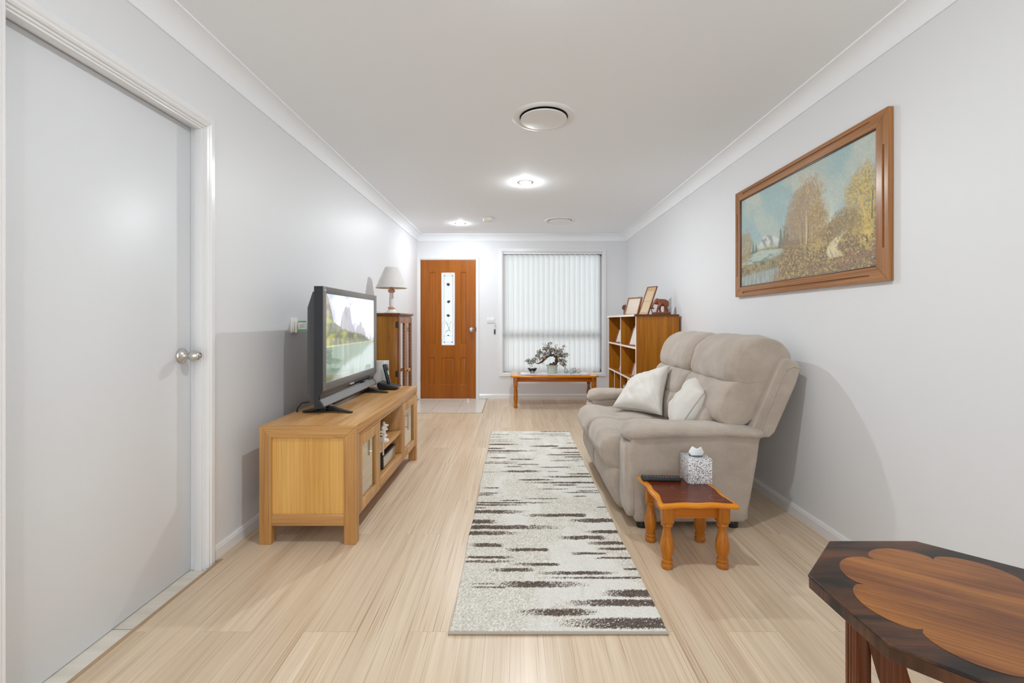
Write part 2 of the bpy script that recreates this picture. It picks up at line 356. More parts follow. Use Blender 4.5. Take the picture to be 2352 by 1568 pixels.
# ------------------------------------------------------------------ numpy noise
def vnoise(u, v, seed=0):
    ui = np.floor(u).astype(np.int64); vi = np.floor(v).astype(np.int64); fu = u-ui; fv = v-vi
    def h(a, b):
        x = (a*374761393 + b*668265263 + seed*1442695041) & 0xffffffff
        x = ((x ^ (x >> 13))*1274126177) & 0xffffffff
        return ((x ^ (x >> 16)) & 0xffff)/65535.0
    su = fu*fu*(3-2*fu); sv = fv*fv*(3-2*fv)
    return (h(ui, vi)*(1-su)+h(ui+1, vi)*su)*(1-sv)+(h(ui, vi+1)*(1-su)+h(ui+1, vi+1)*su)*sv
def fbm(u, v, seed=0, o=4):
    r = 0; a = 0.5; t = 0
    for i in range(o): r = r+a*vnoise(u*2**i, v*2**i, seed+i*17); t += a; a *= 0.5
    return r/t
def sstep(a, b, x):
    t = np.clip((x-a)/(b-a), 0, 1); return t*t*(3-2*t)
def mixc(img, c, m):
    c = np.array(srgb(*c)[:3]); return img*(1-m[..., None])+c*m[..., None]
def painted(name, img, P, nu, nv, m, parent=None, root=None):
    """grid of nu x nv quads with img[nu,nv,3] stored as a per-vertex colour; P(u,v)->point"""
    b = W(root); b.grid(P, nu-1, nv-1)
    o = b.build(name, m, parent, smooth=False)
    me = o.data; ca = me.color_attributes.new('Col', 'FLOAT_COLOR', 'POINT')
    buf = np.ones((nu*nv, 4), dtype=np.float32); buf[:, :3] = img.reshape(-1, 3)
    ca.data.foreach_set('color', buf.ravel()); return o

# ================================================================== STRUCTURE
b = W(); b.box(-1.39, XR+0.1, YB, 2.165, -0.10, 0.0); b.box(XL, XR+0.1, 2.165, 5.62, -0.10, 0.0); b.box(-0.405, XR+0.1, 5.62, YF+0.1, -0.10, 0.0); struct(b.build('floor', M_floor, smooth=False))
# sub floor with tiles (entry by the front door, threshold of the left door)
b = W(); b.box(-2.1, -1.39, YB, 2.165, -0.10, -0.016); b.box(-1.62, XL, 2.4, 5.62, -0.10, -0.012); b.box(-1.62, -0.405, 5.62, YF+0.25, -0.10, -0.008)
struct(b.build('floor', M_grout, smooth=False))
b = W()
for i in range(4):
    xa = -1.40+i*0.3315-0.0
    if i < 3: b.box(xa+0.0015, xa+0.33, 5.622, 6.62, -0.008, -0.004, 0.001, 1)
b.box(-1.399, -0.405, 6.623, 6.86, -0.008, -0.004, 0.001, 1)
for i in range(9):
    ya = 0.62-0.93+i*0.40
    if ya < 2.16: b.box(-2.0, -1.392, ya+0.002, min(ya+0.398, 2.163), -0.016, -0.012, 0.001, 1)
struct(b.build('floor', M_tile, smooth=False))
b = W(); b.box(-1.402, -1.388, YB, 2.165, -0.012, 0.003, 0.001); b.box(-0.415, -0.399, 5.615, 6.66, -0.008, 0.004, 0.001); b.box(-1.42, -0.40, 5.612, 5.624, -0.008, 0.003, 0.001)
struct(b.build('trim_1', M_edge))
b = W(); b.box(XL-0.25, XR+0.25, YB, YF+0.25, H, H+0.1)
CEIL = b.build('ceiling', M_ceil, smooth=False); struct(CEIL)
# walls
DL0, DL1, DLH = 1.27, 2.093, 2.02          # left door opening
b = W(); b.box(XL-0.16, XL, DL1, YF+0.2, -0.1, H); b.box(XL-0.16, XL, YB, DL0, -0.1, H); b.box(XL-0.16, XL, DL0, DL1, DLH, H)
struct(b.build('wall_left', M_wall, smooth=False))
b = W(); b.box(XR, XR+0.16, YB, YF+0.2, -0.1, H); struct(b.build('wall_right', M_wall, smooth=False))
FD0, FD1, FDH = -1.392, -0.570, 2.037
WN0, WN1, WZ0, WZ1 = -0.185, 1.29, 0.370, 2.155
b = W()
b.box(XL, FD0, YF, YF+0.2, -0.1, H); b.box(FD0, FD1, YF, YF+0.2, FDH, H); b.box(FD1, WN0, YF, YF+0.2, -0.1, H)
b.box(WN0, WN1, YF, YF+0.2, -0.1, WZ0); b.box(WN0, WN1, YF, YF+0.2, WZ1, H); b.box(WN1, XR, YF, YF+0.2, -0.1, H)
struct(b.build('wall_far', M_wall, smooth=False))
# cove cornices
def cove(n=8, r=0.09):
    p = [(0, 0), (0, -r), (0.006, -r)]
    for i in range(n+1):
        a = PI/2*i/n; p.append((r-(r-0.008)*math.cos(a), -r+(r-0.008)*math.sin(a)))
    p += [(r, -0.006), (r, 0)]; return p
cp = cove()
b = W(); b.prism([(XL+x, H+z) for x, z in cp], YB, YF, 'xz'); struct(b.build('trim_2', M_ceil, angle=25))
b = W(); b.prism([(XR-x, H+z) for x, z in cp], YB, YF, 'xz'); struct(b.build('trim_3', M_ceil, angle=25))
b = W(); b.prism([(YF-x, H+z) for x, z in cp], XL, XR, 'yz'); struct(b.build('trim_4', M_ceil, angle=25))
# skirting boards
def skirt(t=0.013, h=0.068): return [(0, 0), (t, 0), (t, h-0.018), (t*0.75, h-0.014), (t*0.75, h-0.009), (t*0.35, h-0.003), (t*0.2, h), (0, h)]
b = W(); b.prism([(XL+x, z-0.005) for x, z in skirt()], 2.155, YF, 'xz'); struct(b.build('baseboard_left', M_trim))
b = W(); b.prism([(XR-x, z) for x, z in skirt()], YB, YF, 'xz'); struct(b.build('baseboard_right', M_trim))
b = W(); b.prism([(YF-x, z) for x, z in skirt()], -0.525, XR, 'yz'); struct(b.build('baseboard_far', M_trim))
# architraves: profile (distance from opening edge, thickness)
def frame_loop(mb, o0, o1, oz, wall, sgn, plane, wd=0.052, z0=-0.01, bottom=None, prof=None):
    """mitred casing around an opening; plane 'x' = wall is x=const, opening spans y"""
    prof = prof or [(0, 0), (0, 0.009), (0.006, 0.014), (0.014, 0.012), (0.020, 0.017), (0.040, 0.018), (wd-0.004, 0.016), (wd, 0.010), (wd, 0)]
    rows = []
    for d, t in prof:
        if bottom is None: path = [(o0-d, z0), (o0-d, oz+d), (o1+d, oz+d), (o1+d, z0)]
        else: path = [(o0-d, bottom-d), (o0-d, oz+d), (o1+d, oz+d), (o1+d, bottom-d)]
        c = wall+sgn*t
        rows.append([mb.bm.verts.new((c, a, z) if plane == 'x' else (a, c, z)) for a, z in path])
    for A, B in zip(rows, rows[1:]):
        n = len(A)
        for i in range(n if bottom is not None else n-1): mb.bm.faces.new((A[i], A[(i+1) % n], B[(i+1) % n], B[i]))
    return mb
b = W(); frame_loop(b, DL0-0.0, DL1+0.008, DLH+0.008, XL, 1, 'x', 0.050)
struct(b.build('trim_5', M_trim, angle=20))
b = W()  # jamb lining of the left door, stepped
for (ya, yb) in ((DL1-0.001, DL1+0.012), (DL0-0.012, DL0+0.001)): b.box(XL-0.16, XL+0.001, ya, yb, -0.012, DLH+0.01)
b.box(XL-0.16, XL+0.001, DL0, DL1, DLH-0.001, DLH+0.012)
b.box(XL-0.040, XL-0.005, DL1-0.010, DL1, -0.012, DLH, 0.002); b.box(XL-0.040, XL-0.005, DL0, DL0+0.010, -0.012, DLH, 0.002); b.box(XL-0.0395, XL-0.0055, DL0+.0098, DL1-.0098, DLH-0.010, DLH, 0.001)
struct(b.build('trim_6', M_trim))
b = W(); frame_loop(b, FD0, FD1, FDH, YF, -1, 'y', 0.042)
b.box(FD0-0.002, FD0+0.004, YF, YF+0.2, -0.01, FDH); b.box(FD1-0.004, FD1+0.002, YF, YF+0.2, -0.01, FDH); b.box(FD0, FD1, YF, YF+0.2, FDH-0.004, FDH+0.002)
struct(b.build('trim_7', M_trim, angle=25))
b = W(); frame_loop(b, WN0, WN1, WZ1, YF, -1, 'y', 0.045, bottom=WZ0, prof=[(0, 0), (0, 0.014), (0.004, 0.018), (0.041, 0.018), (0.045, 0.014), (0.045, 0)])
for (a0, a1, z0, z1) in ((WN0-0.002, WN0+0.012, WZ0+.012, WZ1-.012), (WN1-0.012, WN1+0.002, WZ0+.012, WZ1-.012), (WN0-.002, WN1+.002, WZ0-0.002, WZ0+0.012), (WN0-.002, WN1+.002, WZ1-0.012, WZ1+0.002)): b.box(a0, a1, YF, YF+0.14, z0, z1)
struct(b.build('trim_8', M_trim, angle=25))

# left door
b = W(); b.box(XL-0.098, XL-0.0605, DL0+0.003, DL1-0.003, -0.008, DLH-0.004, 0.001); D2 = struct(b.build('door_2', M_door))
kn = Vector((XL-0.0605, DL1-0.060, 0.977))
b = W(); b.lathe([(0.033, 0), (0.0335, 0.004), (0.031, 0.009), (0.024, 0.013), (0.016, 0.020), (0.0125, 0.028), (0.0125, 0.034), (0.019, 0.042), (0.0245, 0.052), (0.0255, 0.060), (0.023, 0.070), (0.017, 0.080), (0.0135, 0.084), (0.0125, 0.081), (0.009, 0.081)], kn, 32, 'x')
hd = b.build('door_knob', M_steel, D2, angle=30); lab(hd, 'brushed steel knob')
b = W(); b.lathe([(0.009, 0.080), (0.0085, 0.084), (0.004, 0.085), (0.003, 0.090), (0.001, 0.091)], kn, 20, 'x'); b.build('lock_button', M_chrome, hd)

# front door with moulded panels
def panel_door():
    x0, x1, z0, z1 = FD0+0.006, FD1-0.006, -0.001, FDH-0.007
    yf = YF+0.004
    rects = {'tl': (-1.253, -1.168, 0.785, 1.855, 'p'), 'gl': (-1.080, -0.884, 0.780, 1.846, 'g'), 'tr': (-0.797, -0.716, 0.785, 1.855, 'p'),
             'bl': (-1.262, -1.180, 0.205, 0.600, 'p'), 'bm': (-1.090, -0.890, 0.205, 0.600, 'p'), 'br': (-0.803, -0.722, 0.205, 0.600, 'p')}
    b = W(); xs = sorted({x0, x1} | {r[0] for r in rects.values()} | {r[1] for r in rects.values()}); zs = sorted({z0, z1, 0.205, 0.600, 0.780, 0.785, 1.846, 1.855})
    def inside(cx, cz): return any(r[0] < cx < r[1] and r[2] < cz < r[3] for r in rects.values())
    for i in range(len(xs)-1):
        for j in range(len(zs)-1):
            if not inside((xs[i]+xs[i+1])/2, (zs[j]+zs[j+1])/2):
                v = [b.bm.verts.new(p) for p in ((xs[i], yf, zs[j]), (xs[i+1], yf, zs[j]), (xs[i+1], yf, zs[j+1]), (xs[i], yf, zs[j+1]))]; b.bm.faces.new(v)
    for k, r in rects.items():
        steps = [(0, 0), (0.008, 0.008), (0.012, 0.008), (0.030, 0.002), (0.031, 0.002)] if r[4] == 'p' else [(0, 0), (0.0, -0.006), (0.012, -0.006), (0.014, 0.012)]
        loops = [[(r[0]+d, yf+t, r[2]+d), (r[1]-d, yf+t, r[2]+d), (r[1]-d, yf+t, r[3]-d), (r[0]+d, yf+t, r[3]-d)] for d, t in steps]
        if r[4] == 'p': L = [[b.bm.verts.new(p) for p in l] for l in loops]
        else: L = [[b.bm.verts.new(p) for p in [(r[0], yf, r[2]), (r[1], yf, r[2]), (r[1], yf, r[3]), (r[0], yf, r[3])]], [b.bm.verts.new(p) for p in [(r[0], yf+0.030, r[2]), (r[1], yf+0.030, r[2]), (r[1], yf+0.030, r[3]), (r[0], yf+0.030, r[3])]]]
        for A, B in zip(L, L[1:]):
            for i in range(4): b.bm.faces.new((A[i], A[(i+1) % 4], B[(i+1) % 4], B[i]))
        if r[4] == 'p': b.bm.faces.new(L[-1])
    # edges and back (with hole for the glass)
    for (ax0, ax1, az0, az1) in ((x0, -1.080, z0, z1), (-0.884, x1, z0, z1), (-1.080, -0.884, z0, 0.780), (-1.080, -0.884, 1.846, z1)):
        b.box(ax0, ax1, yf+0.0295, yf+0.036, az0, az1)
    for p in (((x0, yf, z0), (x0, yf+0.03, z0), (x0, yf+0.03, z1), (x0, yf, z1)), ((x1, yf, z0), (x1, yf+0.03, z0), (x1, yf+0.03, z1), (x1, yf, z1)),
              ((x0, yf, z1), (x1, yf, z1), (x1, yf+0.03, z1), (x0, yf+0.03, z1)), ((x0, yf, z0), (x1, yf, z0), (x1, yf+0.03, z0), (x0, yf+0.03, z0))):
        b.bm.faces.new([b.bm.verts.new(q) for q in p])
    return b.build('door_1', M_doorwood, weld=True, angle=20), yf, rects['gl']
D1, yf, g = panel_door(); struct(D1)
b = W(); b.box(g[0]+0.004, g[1]-0.004, yf+0.014, yf+0.020, g[2]+0.004, g[3]-0.004); GL = b.build('glass_pane', M_frost, D1, smooth=False); lab(GL, 'frosted leadlight glass pane')
b = W()
for (a0, a1, c0, c1) in ((g[0], g[0]+0.010, g[2], g[3]), (g[1]-0.010, g[1], g[2], g[3]), (g[0], g[1], g[2], g[2]+0.010), (g[0], g[1], g[3]-0.010, g[3])): b.box(a0, a1, yf-0.004, yf+0.013, c0, c1, 0.002)
b.build('glazing_bead', M_trim, D1)
# lead came and tulips on the glass
Mlead = mat('lead_came', (0.22, 0.23, 0.23, 1), 0.45); Mtulip = mat('dark_leadlight', (0.03, 0.03, 0.032, 1), 0.4); Mpale = mat('pale_bevel_line', (0.50, 0.53, 0.52, 1), 0.4)
def gz(zy): return 1.13+(738-(560+zy/3.92))/156.4
def gx(zx): return ((860+zx/3.92)-1183)/156.4
b = W(); t = 0.0022
for (xa, xb) in ((622, 630), (701, 708)):
    for xx in (xa, xb): X = gx(xx); b.box(X-t/2, X+t/2, yf+0.010, yf+0.014, gz(893), gz(275))
for zz in (278, 290, 880, 890): Z = gz(zz); b.box(gx(622), gx(708), yf+0.010, yf+0.014, Z-t/2, Z+t/2)
b.box(gx(622), gx(708), yf+0.010, yf+0.014, gz(828)-0.0015, gz(828)+0.0015)
b.build('lead_lines', Mlead, GL)
b = W()
for (x, z) in ((632, 287), (701, 287), (631, 884), (697, 884)): b.box(gx(x)-.006, gx(x)+.006, yf+0.008, yf+0.0105, gz(z)-.006, gz(z)+.006)
def shape(pts): b.prism([(gx(p[0]), gz(p[1])) for p in pts], yf+0.008, yf+0.0105, 'xz')
for (cx, cy, fl, hh) in ((665, 365, 1, 16), (667, 520, -1, 15), (665, 645, 1, 14)):
    shape([(cx+fl*dx, cy+dy*hh/16) for dx, dy in ((-16, -16), (-6, -9), (1, -17), (7, -8), (14, -12), (11, 0), (19, 4), (10, 8), (4, 14), (-6, 13), (-14, 4))])
def leafc(pts, w):
    b.tube([(gx(x), yf+.009, gz(z)) for x, z in pts], [w*.25, w*.8, w, w*.85, w*.25][:len(pts)] if len(pts) == 5 else w, 8, flat=.4)
leafc([(636, 690), (645, 703), (655, 718), (659, 732), (659, 744)], .0075); leafc([(694, 688), (690, 702), (683, 713), (675, 722), (668, 731)], .006)
leafc([(688, 737), (674, 744), (669, 757), (675, 774), (685, 799)], .0085); leafc([(638, 806), (643, 792), (655, 780), (668, 776), (680, 777)], .0085)
shape([(654, 828), (658, 821), (665, 818), (671, 821), (675, 828)])
b.build('tulip_motif', Mtulip, GL, smooth=False)
b = W()
for pts in ([(665, 380), (654, 410), (672, 440), (660, 480), (667, 508)], [(667, 535), (640, 580), (655, 610), (665, 632)], [(667, 535), (694, 580), (680, 610), (665, 632)], [(610, 340), (650, 300)], [(690, 300), (715, 350)], [(625, 700), (700, 800)], [(665, 660), (662, 700), (668, 760), (660, 820)], [(655, 840), (640, 870)], [(640, 640), (690, 640)], [(690, 420), (620, 480)], [(640, 820), (625, 850)]):
    b.tube([(gx(x), yf+0.0115, gz(z)) for x, z in pts], 0.0013, 6)
b.build('bevel_lines', Mpale, GL)
b = W(); c = Vector((-0.638, yf, 1.010))
for s in (1,): b.lathe([(0.034, 0), (0.034, -0.006), (0.028, -0.012), (0.013, -0.018), (0.012, -0.032), (0.020, -0.040), (0.0265, -0.052), (0.025, -0.064), (0.015, -0.072), (0.006, -0.0735), (0.004, -0.070)], c, 28, 'y')
lab(b.build('door_knob', M_chrome, D1), 'round chrome knob')
for z in (0.30, 1.02, 1.75):
    b = W(); b.box(FD0-0.004, FD0+0.010, YF-0.006, YF+0.003, z-0.045, z+0.045, 0.001); b.lathe([(0.006, -0.047), (0.006, 0.047)], (FD0+0.004, YF-0.004, z), 12); b.build('hinge', M_chrome, D1)
b = W(); b.box(FD1-0.006, FD1+0.004, YF-0.012, YF+0.002, 0.985, 1.045, 0.001); b.build('strike_plate', mat('bronze_strike', (0.2, 0.09, 0.05, 1), 0.35, metal=.6), D1)

# window: aluminium frame with transom, glass
b = W(); yw = YF+0.10
for (a0, a1, z0, z1) in ((WN0+.012, WN0+.05, WZ0+.012, WZ1-.012), (WN1-.05, WN1-.012, WZ0+.012, WZ1-.012), (WN0+.012, WN1-.012, WZ0+.012, WZ0+.05), (WN0+.012, WN1-.012, WZ1-.05, WZ1-.012)): b.box(a0, a1, yw, yw+.04, z0, z1, .002)
b.box(WN0+.05, WN1-.05, yw, yw+.045, 0.885, 0.965, .002)
WIN = struct(b.build('window_1', mat('aluminium_frame', (0.45, 0.47, 0.5, 1), 0.35), smooth=True))
for (z0, z1) in ((WZ0+.05, .885), (.965, WZ1-.05)):
    b = W(); b.box(WN0+.05, WN1-.05, yw+.018, yw+.023, z0, z1); b.build('glass_pane', M_glass, WIN, smooth=False)

# ================================================================== BLIND
r = thing('vertical_blind', ((WN0+WN1)/2, YF+0.03, WZ0), 'white vertical slat blind closed across the front window', 'blind')
b = W(r); b.box(WN0+.014, WN1-.014, YF+0.004, YF+0.042, 2.118, 2.142, .003); b.build('headrail', M_trim)
x0s, sp = -0.133, 0.0748
cs = None
random.seed(4)
for i in range(19):
    xc = x0s+i*sp
    if cs is None:
        m = MB()
        def slf(u, v):
            a = (u-.5)*0.088; bow = 0.009*(1-(2*u-1)**2)
            return (a, -bow, v*1.716)
        m.grid(slf, 12, 1); m2 = m
        o = m.build('slat', M_slat, r, angle=80); cs = o
        h = MB(); h.box(-0.006, 0.006, -.002, .002, 1.716, 1.728, 0); h.box(-0.030, 0.030, -.0015, .0015, 1.7165, 1.722); hk = h.build('hanger_and_shade', mat('hanger_shade', (0.08, 0.08, 0.09, 1), .5), o)  # stem hangs the slat; wide dark bar paints the shadow above it
        ho = hk
    else:
        o = cs.copy(); COL.objects.link(o); o.parent = r
        hk = ho.copy(); COL.objects.link(hk); hk.parent = o
    zb = 0.392
    o.location = Vector((xc, YF+0.028, zb))-Vector(r.location)
    o.rotation_euler = (0, 0, math.radians(21+random.uniform(-2, 2) if i else -4))
b = W(r); b.tube([(WN0+.018, YF-.004, 2.10), (WN0+.017, YF-.006, 1.5), (WN0+.016, YF-.006, .98)], .0022, 6); b.box(WN0+.008, WN0+.026, YF-.012, YF, .93, .98, .003)
b.build('pull_chain', mat('grey_chain', (.55, .55, .55, 1), .4))

# ================================================================== ROOM FITTINGS
def downlight(x, y, label, k=1.0):
    r = thing('downlight', (x, y, H), label, 'ceiling light', 'recessed ceiling downlights')
    b = W(r); b.lathe([(0.050, -.0008), (0.052, -.0018), (0.058, -.0018), (0.061, -.0005), (0.061, 0)], (x, y, H), 32, cap=False); b.build('rim', M_white)
    b = W(r); b.lathe([(0.0503, -.0003), (0.0503, -.0016), (0, -.0022)], (x, y, H), 32)
    b.build('lens', mat('lit_lens', (1, 1, 1, 1), .4, emis=(1, .985, .96, 1), estr=14))
    l = bpy.data.lights.new('downlight_lamp', 'AREA'); l.shape = 'DISK'; l.size = 0.08; l.energy = DOWNLIGHT_W*k; l.color = (.91, .965, 1.0); l.spread = math.radians(175)
    lo = bpy.data.objects.new('downlight_lamp', l); COL.objects.link(lo); lo.parent = r; lo.location = (0, 0, -.012)
    l = bpy.data.lights.new('downlight_upper_fill', 'POINT'); l.shadow_soft_size = 0.002; l.energy = UPPER_FILL_W*k; l.color = (.91, .965, 1.0)  # added point light, brightens the upper walls the disk lamp leaves dim
    lo = bpy.data.objects.new('downlight_upper_fill', l); COL.objects.link(lo); lo.parent = r; lo.location = (0, 0, -.0060)
downlight(0.095, 4.16, 'round lit white ceiling downlight in front of the large round vent')
downlight(-0.71, 5.90, 'round lit white ceiling downlight nearest the wooden front door', .48)
downlight(0.095, 1.50, 'round lit white ceiling downlight just above the camera', .6)
downlight(0.095, -1.15, 'round lit white ceiling downlight behind the camera', .6)
def vent(x, y, label, drop):
    r = thing('ceiling_vent', (x, y, H), label, 'air vent', 'round ceiling vents')
    b = W(r); b.lathe([(0.150, .0005), (0.150, -.004), (0.165, -.010), (0.178, -.012), (0.190, -.008), (0.198, -.002), (0.198, 0)], (x, y, H), 64, cap=False); b.build('ring', M_white, angle=50)
    b = W(r); b.lathe([(0.0, .026), (0.135, .026), (0.143, .024), (0.1445, .020), (0.143, .017), (0.09, .0115), (0.0, .010)], (x, y, H-drop-.012), 64, cap=False); b.build('disc', M_white, angle=50)
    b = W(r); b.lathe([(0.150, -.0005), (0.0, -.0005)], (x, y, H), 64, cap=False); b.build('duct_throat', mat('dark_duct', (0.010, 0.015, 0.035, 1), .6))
# vents have dark throat discs flush with the ceiling
vent(0.178, 2.83, 'large round white ceiling air vent nearest the camera', 0.024)
vent(0.566, 5.73, 'round white ceiling air vent near the window wall', 0.018)
r = thing('smoke_alarm', (-.327, 5.59, H), 'small cream round smoke alarm on the ceiling', 'smoke alarm')
b = W(r); b.lathe([(.050, 0), (.050, -.010), (.064, -.012), (.067, -.018), (.065, -.034), (.055, -.044), (.020, -.048), (0, -.048)], (-.327, 5.59, H), 32); b.build('housing', M_cream)
b = W(r); b.lathe([(.008, -.047), (.008, -.051), (0, -.051)], (-.337, 5.565, H), 12); b.build('test_button', M_white)
# wall switch
r = thing('light_switch', (-.357, YF, 1.145), 'white four gang light switch plate beside the front door', 'light switch')
b = W(r); b.box(-.413, -.299, YF-.010, YF, 1.108, 1.184, .003); b.build('plate', M_white)
for i in range(4):
    x = -.392+i*.023; b = W(r); b.box(x-.006, x+.006, YF-.0135, YF-.009, 1.135, 1.157, .001); b.build('rocker', M_trim)
# hanging key
r = thing('key_holder', (-.292, YF-.004, 1.08), 'black car key fob hanging on a hook under the light switch', 'key')
b = W(r); b.tube([(-.292, YF, 1.096), (-.292, YF-.014, 1.092), (-.292, YF-.014, 1.084), (-.292, YF-.008, 1.080)], .002, 8); b.build('hook', M_chrome)
b = W(r); pts = [(-.292+.011*math.sin(a), YF-.013, 1.066+.016*math.cos(a)) for a in [2*PI*i/20 for i in range(20)]]; b.tube(pts, .0016, 6, closed=True); b.box(-.297, -.289, YF-.014, YF-.010, 1.01, 1.052, .001); b.build('key', M_chrome)
b = W(r); b.box(-.308, -.288, YF-.018, YF-.006, .945, 1.015, .005, 3); b.build('fob', M_dark)
# thermostat on the left wall
r = thing('thermostat', (XL, 2.93, 1.10), 'white wall thermostat with open green bordered flap above the television', 'thermostat')
b = W(r); b.box(XL, XL+.012, 2.895, 2.985, 1.058, 1.152, .003); b.build('back_plate', M_white)
b = W(r); b.box(XL+.012, XL+.022, 2.90, 2.98, 1.062, 1.135, .002); b.build('control_body', M_cream)
b = W(r); b.box(XL+.026, XL+.040, 2.90, 2.925, 1.058, 1.133, .001); lab(b.build('battery_cover', M_cream), 'cream upright tab')
b = W(r); b.box(XL+.040, XL+.092, 2.914, 2.920, 1.064, 1.136, .001); FLAP = b.build('flap', M_white)
Mgrn = mat('green_print', (0.16, 0.40, 0.14, 1), .5); Mgry = mat('grey_print', (0.30, 0.32, 0.32, 1), .5)
b = W(r); b.box(XL+.042, XL+.090, 2.9125, 2.9145, 1.125, 1.134); b.build('green_band', Mgrn, FLAP); b = W(r); b.box(XL+.042, XL+.090, 2.9125, 2.9145, 1.066, 1.080); b.build('green_band', Mgrn, FLAP)
b = W(r)
for k in range(2):
    x = XL+.054+k*.010
    b.box(x, x+.0065, 2.9128, 2.9145, 1.090, 1.092); b.box(x, x+.0065, 2.9128, 2.9145, 1.099, 1.101); b.box(x, x+.0065, 2.9128, 2.9145, 1.108, 1.110); b.box(x+.005, x+.0065, 2.9128, 2.9145, 1.090, 1.110)
b.box(XL+.078, XL+.080, 2.9128, 2.9145, 1.088, 1.118); b.build('display_digits', Mgry, FLAP)
# door stop at the front door
b = W(); b.lathe([(.018, 0), (.017, .006), (.010, .010), (.009, .028), (.013, .034), (.012, .042), (0, .045)], (-.665, 6.45, -.004), 20); tag(b.build('door_stop', M_cream), 'small cream door stop on the tiles below the front door', 'door stop')

# ================================================================== TV UNIT
X0, X1, Y0, Y1, ZT = -1.296, -.805, 2.304, 3.745, .600
r = thing('tv_cabinet', ((X0+X1)/2, (Y0+Y1)/2, 0), 'low oak television cabinet with two framed glass doors against the left wall', 'tv cabinet')
b = W(r); b.box(X0, X1, Y0+.0222, Y1-.0222, ZT-.047, ZT, .002); lab(b.build('top', oak('y')), 'thick oak top')
lw = .062
def cbev(o, wd=.0018):
    md = o.modifiers.new('b', 'BEVEL'); md.width = wd; md.segments = 2; md.limit_method = 'ANGLE'; md.angle_limit = .6; return evalmesh(o)
for (sx_, ly) in ((0, Y0), (1, Y0), (0, Y1-.045), (1, Y1-.045)):
    xa, xb = (X0, X0+lw) if sx_ == 0 else (X1, X1-lw)
    y_a, y_b = (ly, ly+.022) if ly == Y0 else (ly+.023, ly+.045)
    b = W(r); b.prism([(xa, 0), (xb, 0), (xb, ZT-.060), (xa, ZT)], y_a, y_b, 'xz')
    b.box(min(xa, xb), max(xa, xb), *((ly+.0215, ly+.045) if ly == Y0 else (ly, ly+.0235)), 0, ZT-.0475)
    cbev(b.build('leg', oak('z')))
for yy in (Y0, Y1-.022):
    b = W(r); b.prism([(X0+.0004, ZT), (X1-.0004, ZT), (X1-lw, ZT-.060), (X0+lw, ZT-.060)], yy, yy+.022, 'xz'); cbev(b.build('end_rail', oak('x'))); b = W(r); b.box(X0+lw, X1-lw, yy+.001, yy+.022, .095, .152, .002); b.build('end_rail', oak('x'))
    b = W(r); b.box(X0+lw-.005, X1-lw+.005, yy+.010 if yy == Y0 else yy, yy+.020 if yy == Y0 else yy+.012, .150, ZT-.058); b.build('end_panel', M_oakpanel)
ya, yb_, yc, yd = Y0+.046, 2.722, 3.268, Y1-.046
b = W(r); b.box(X0+.02, X1-.035, ya-.02, yd+.02, .125, .188, .001); b.box(X0+.02, X1-.004, yb_, yc, .126, .188, .002); b.build('bottom_board', oak('y'))
b = W(r); b.box(X0+.02, X0+.034, Y0+.03, Y1-.03, .13, ZT-.046); b.build('back_panel', oak('z'))
for y in (yb_-.012, yc-.010):
    b = W(r); b.box(X0+.03, X1-.0032, y, y+.022, .127, ZT-.048, .001); b.build('divider', oak('z'))
b = W(r); b.box(X0+.03, X1-.010, yb_+.010, yc-.010, .330, .355, .002); b.build('shelf', oak('y'))
b = W(r); b.box(X1-.035, X1-.0055, ya, yd, ZT-.066, ZT-.0475, .001); b.build('top_rail', oak('y'))
def cab_door(y0, y1, hy):
    z0, z1 = .128, ZT-.068; f = .058; xo, xi = X1-.002, X1-.022
    b = W(r)
    b.box(xi, xo, y0, y0+f, z0, z1, .002); b.box(xi, xo, y1-f, y1, z0, z1, .002); b.box(xi, xo-.0005, y0+f-.002, y1-f+.002, z0, z0+f, .002); b.box(xi, xo-.0005, y0+f-.002, y1-f+.002, z1-f, z1, .002)
    d = b.build('door', oak('z'))
    b = W(r); b.box(xi+.003, xi+.007, y0+f-.003, y1-f+.003, z0+f-.003, z1-f+.003); lab(b.build('glass', M_smoke, d, smooth=False), 'grey glass door pane')
    b = W(r)
    b.lathe([(.0055, -.062), (.0055, .062)], (xo+.030, hy, .405), 14)
    for zz in (.365, .445): b.lathe([(.004, 0), (.004, .030)], (xo, hy, zz), 12, 'x')
    lab(b.build('handle', M_steel, d), 'steel bar handle')
cab_door(ya+.003, yb_-.014, yb_-.040); cab_door(yc+.014, yd-.003, yc+.042)

# set-top box and ornament in the open bay
r = thing('media_player', (-.93, 2.93, .188), 'black media player box on the lower shelf of the tv cabinet', 'media player')
b = W(r); b.box(-1.10, -.838, 2.89, 3.19, .1885, .276, .006); b.build('case', M_darkmatte)
b = W(r); b.box(-.840, -.834, 2.898, 3.182, .196, .268, .002); lab(b.build('front_panel', M_steel), 'silver front panel')
r = thing('coral_ornament', (-.85, 2.95, .355), 'white branching coral ornament on the upper shelf of the tv cabinet', 'ornament')
random.seed(9); b = W(r); b.lathe([(.035, 0), (.033, .012), (.010, .02), (0, .02)], (-.852, 2.95, .355), 20); b.build('base', M_white)
b = W(r)
for k in range(26):
    a = random.uniform(0, 2*PI); l = random.uniform(.015, .036); z = random.uniform(.37, .47)
    c = Vector((-.852, 2.95, z)); d = Vector((math.cos(a), math.sin(a), random.uniform(-.2, .7))).normalized()
    b.tube([c, c+d*l*.6, c+d*l], [.009, .007, .004], 7)
b.tube([(-.852, 2.95, .37), (-.850, 2.952, .42), (-.853, 2.95, .48)], [.014, .012, .007], 10)
b.build('branches', mat('white_coral', (.80, .78, .74, 1), .6))

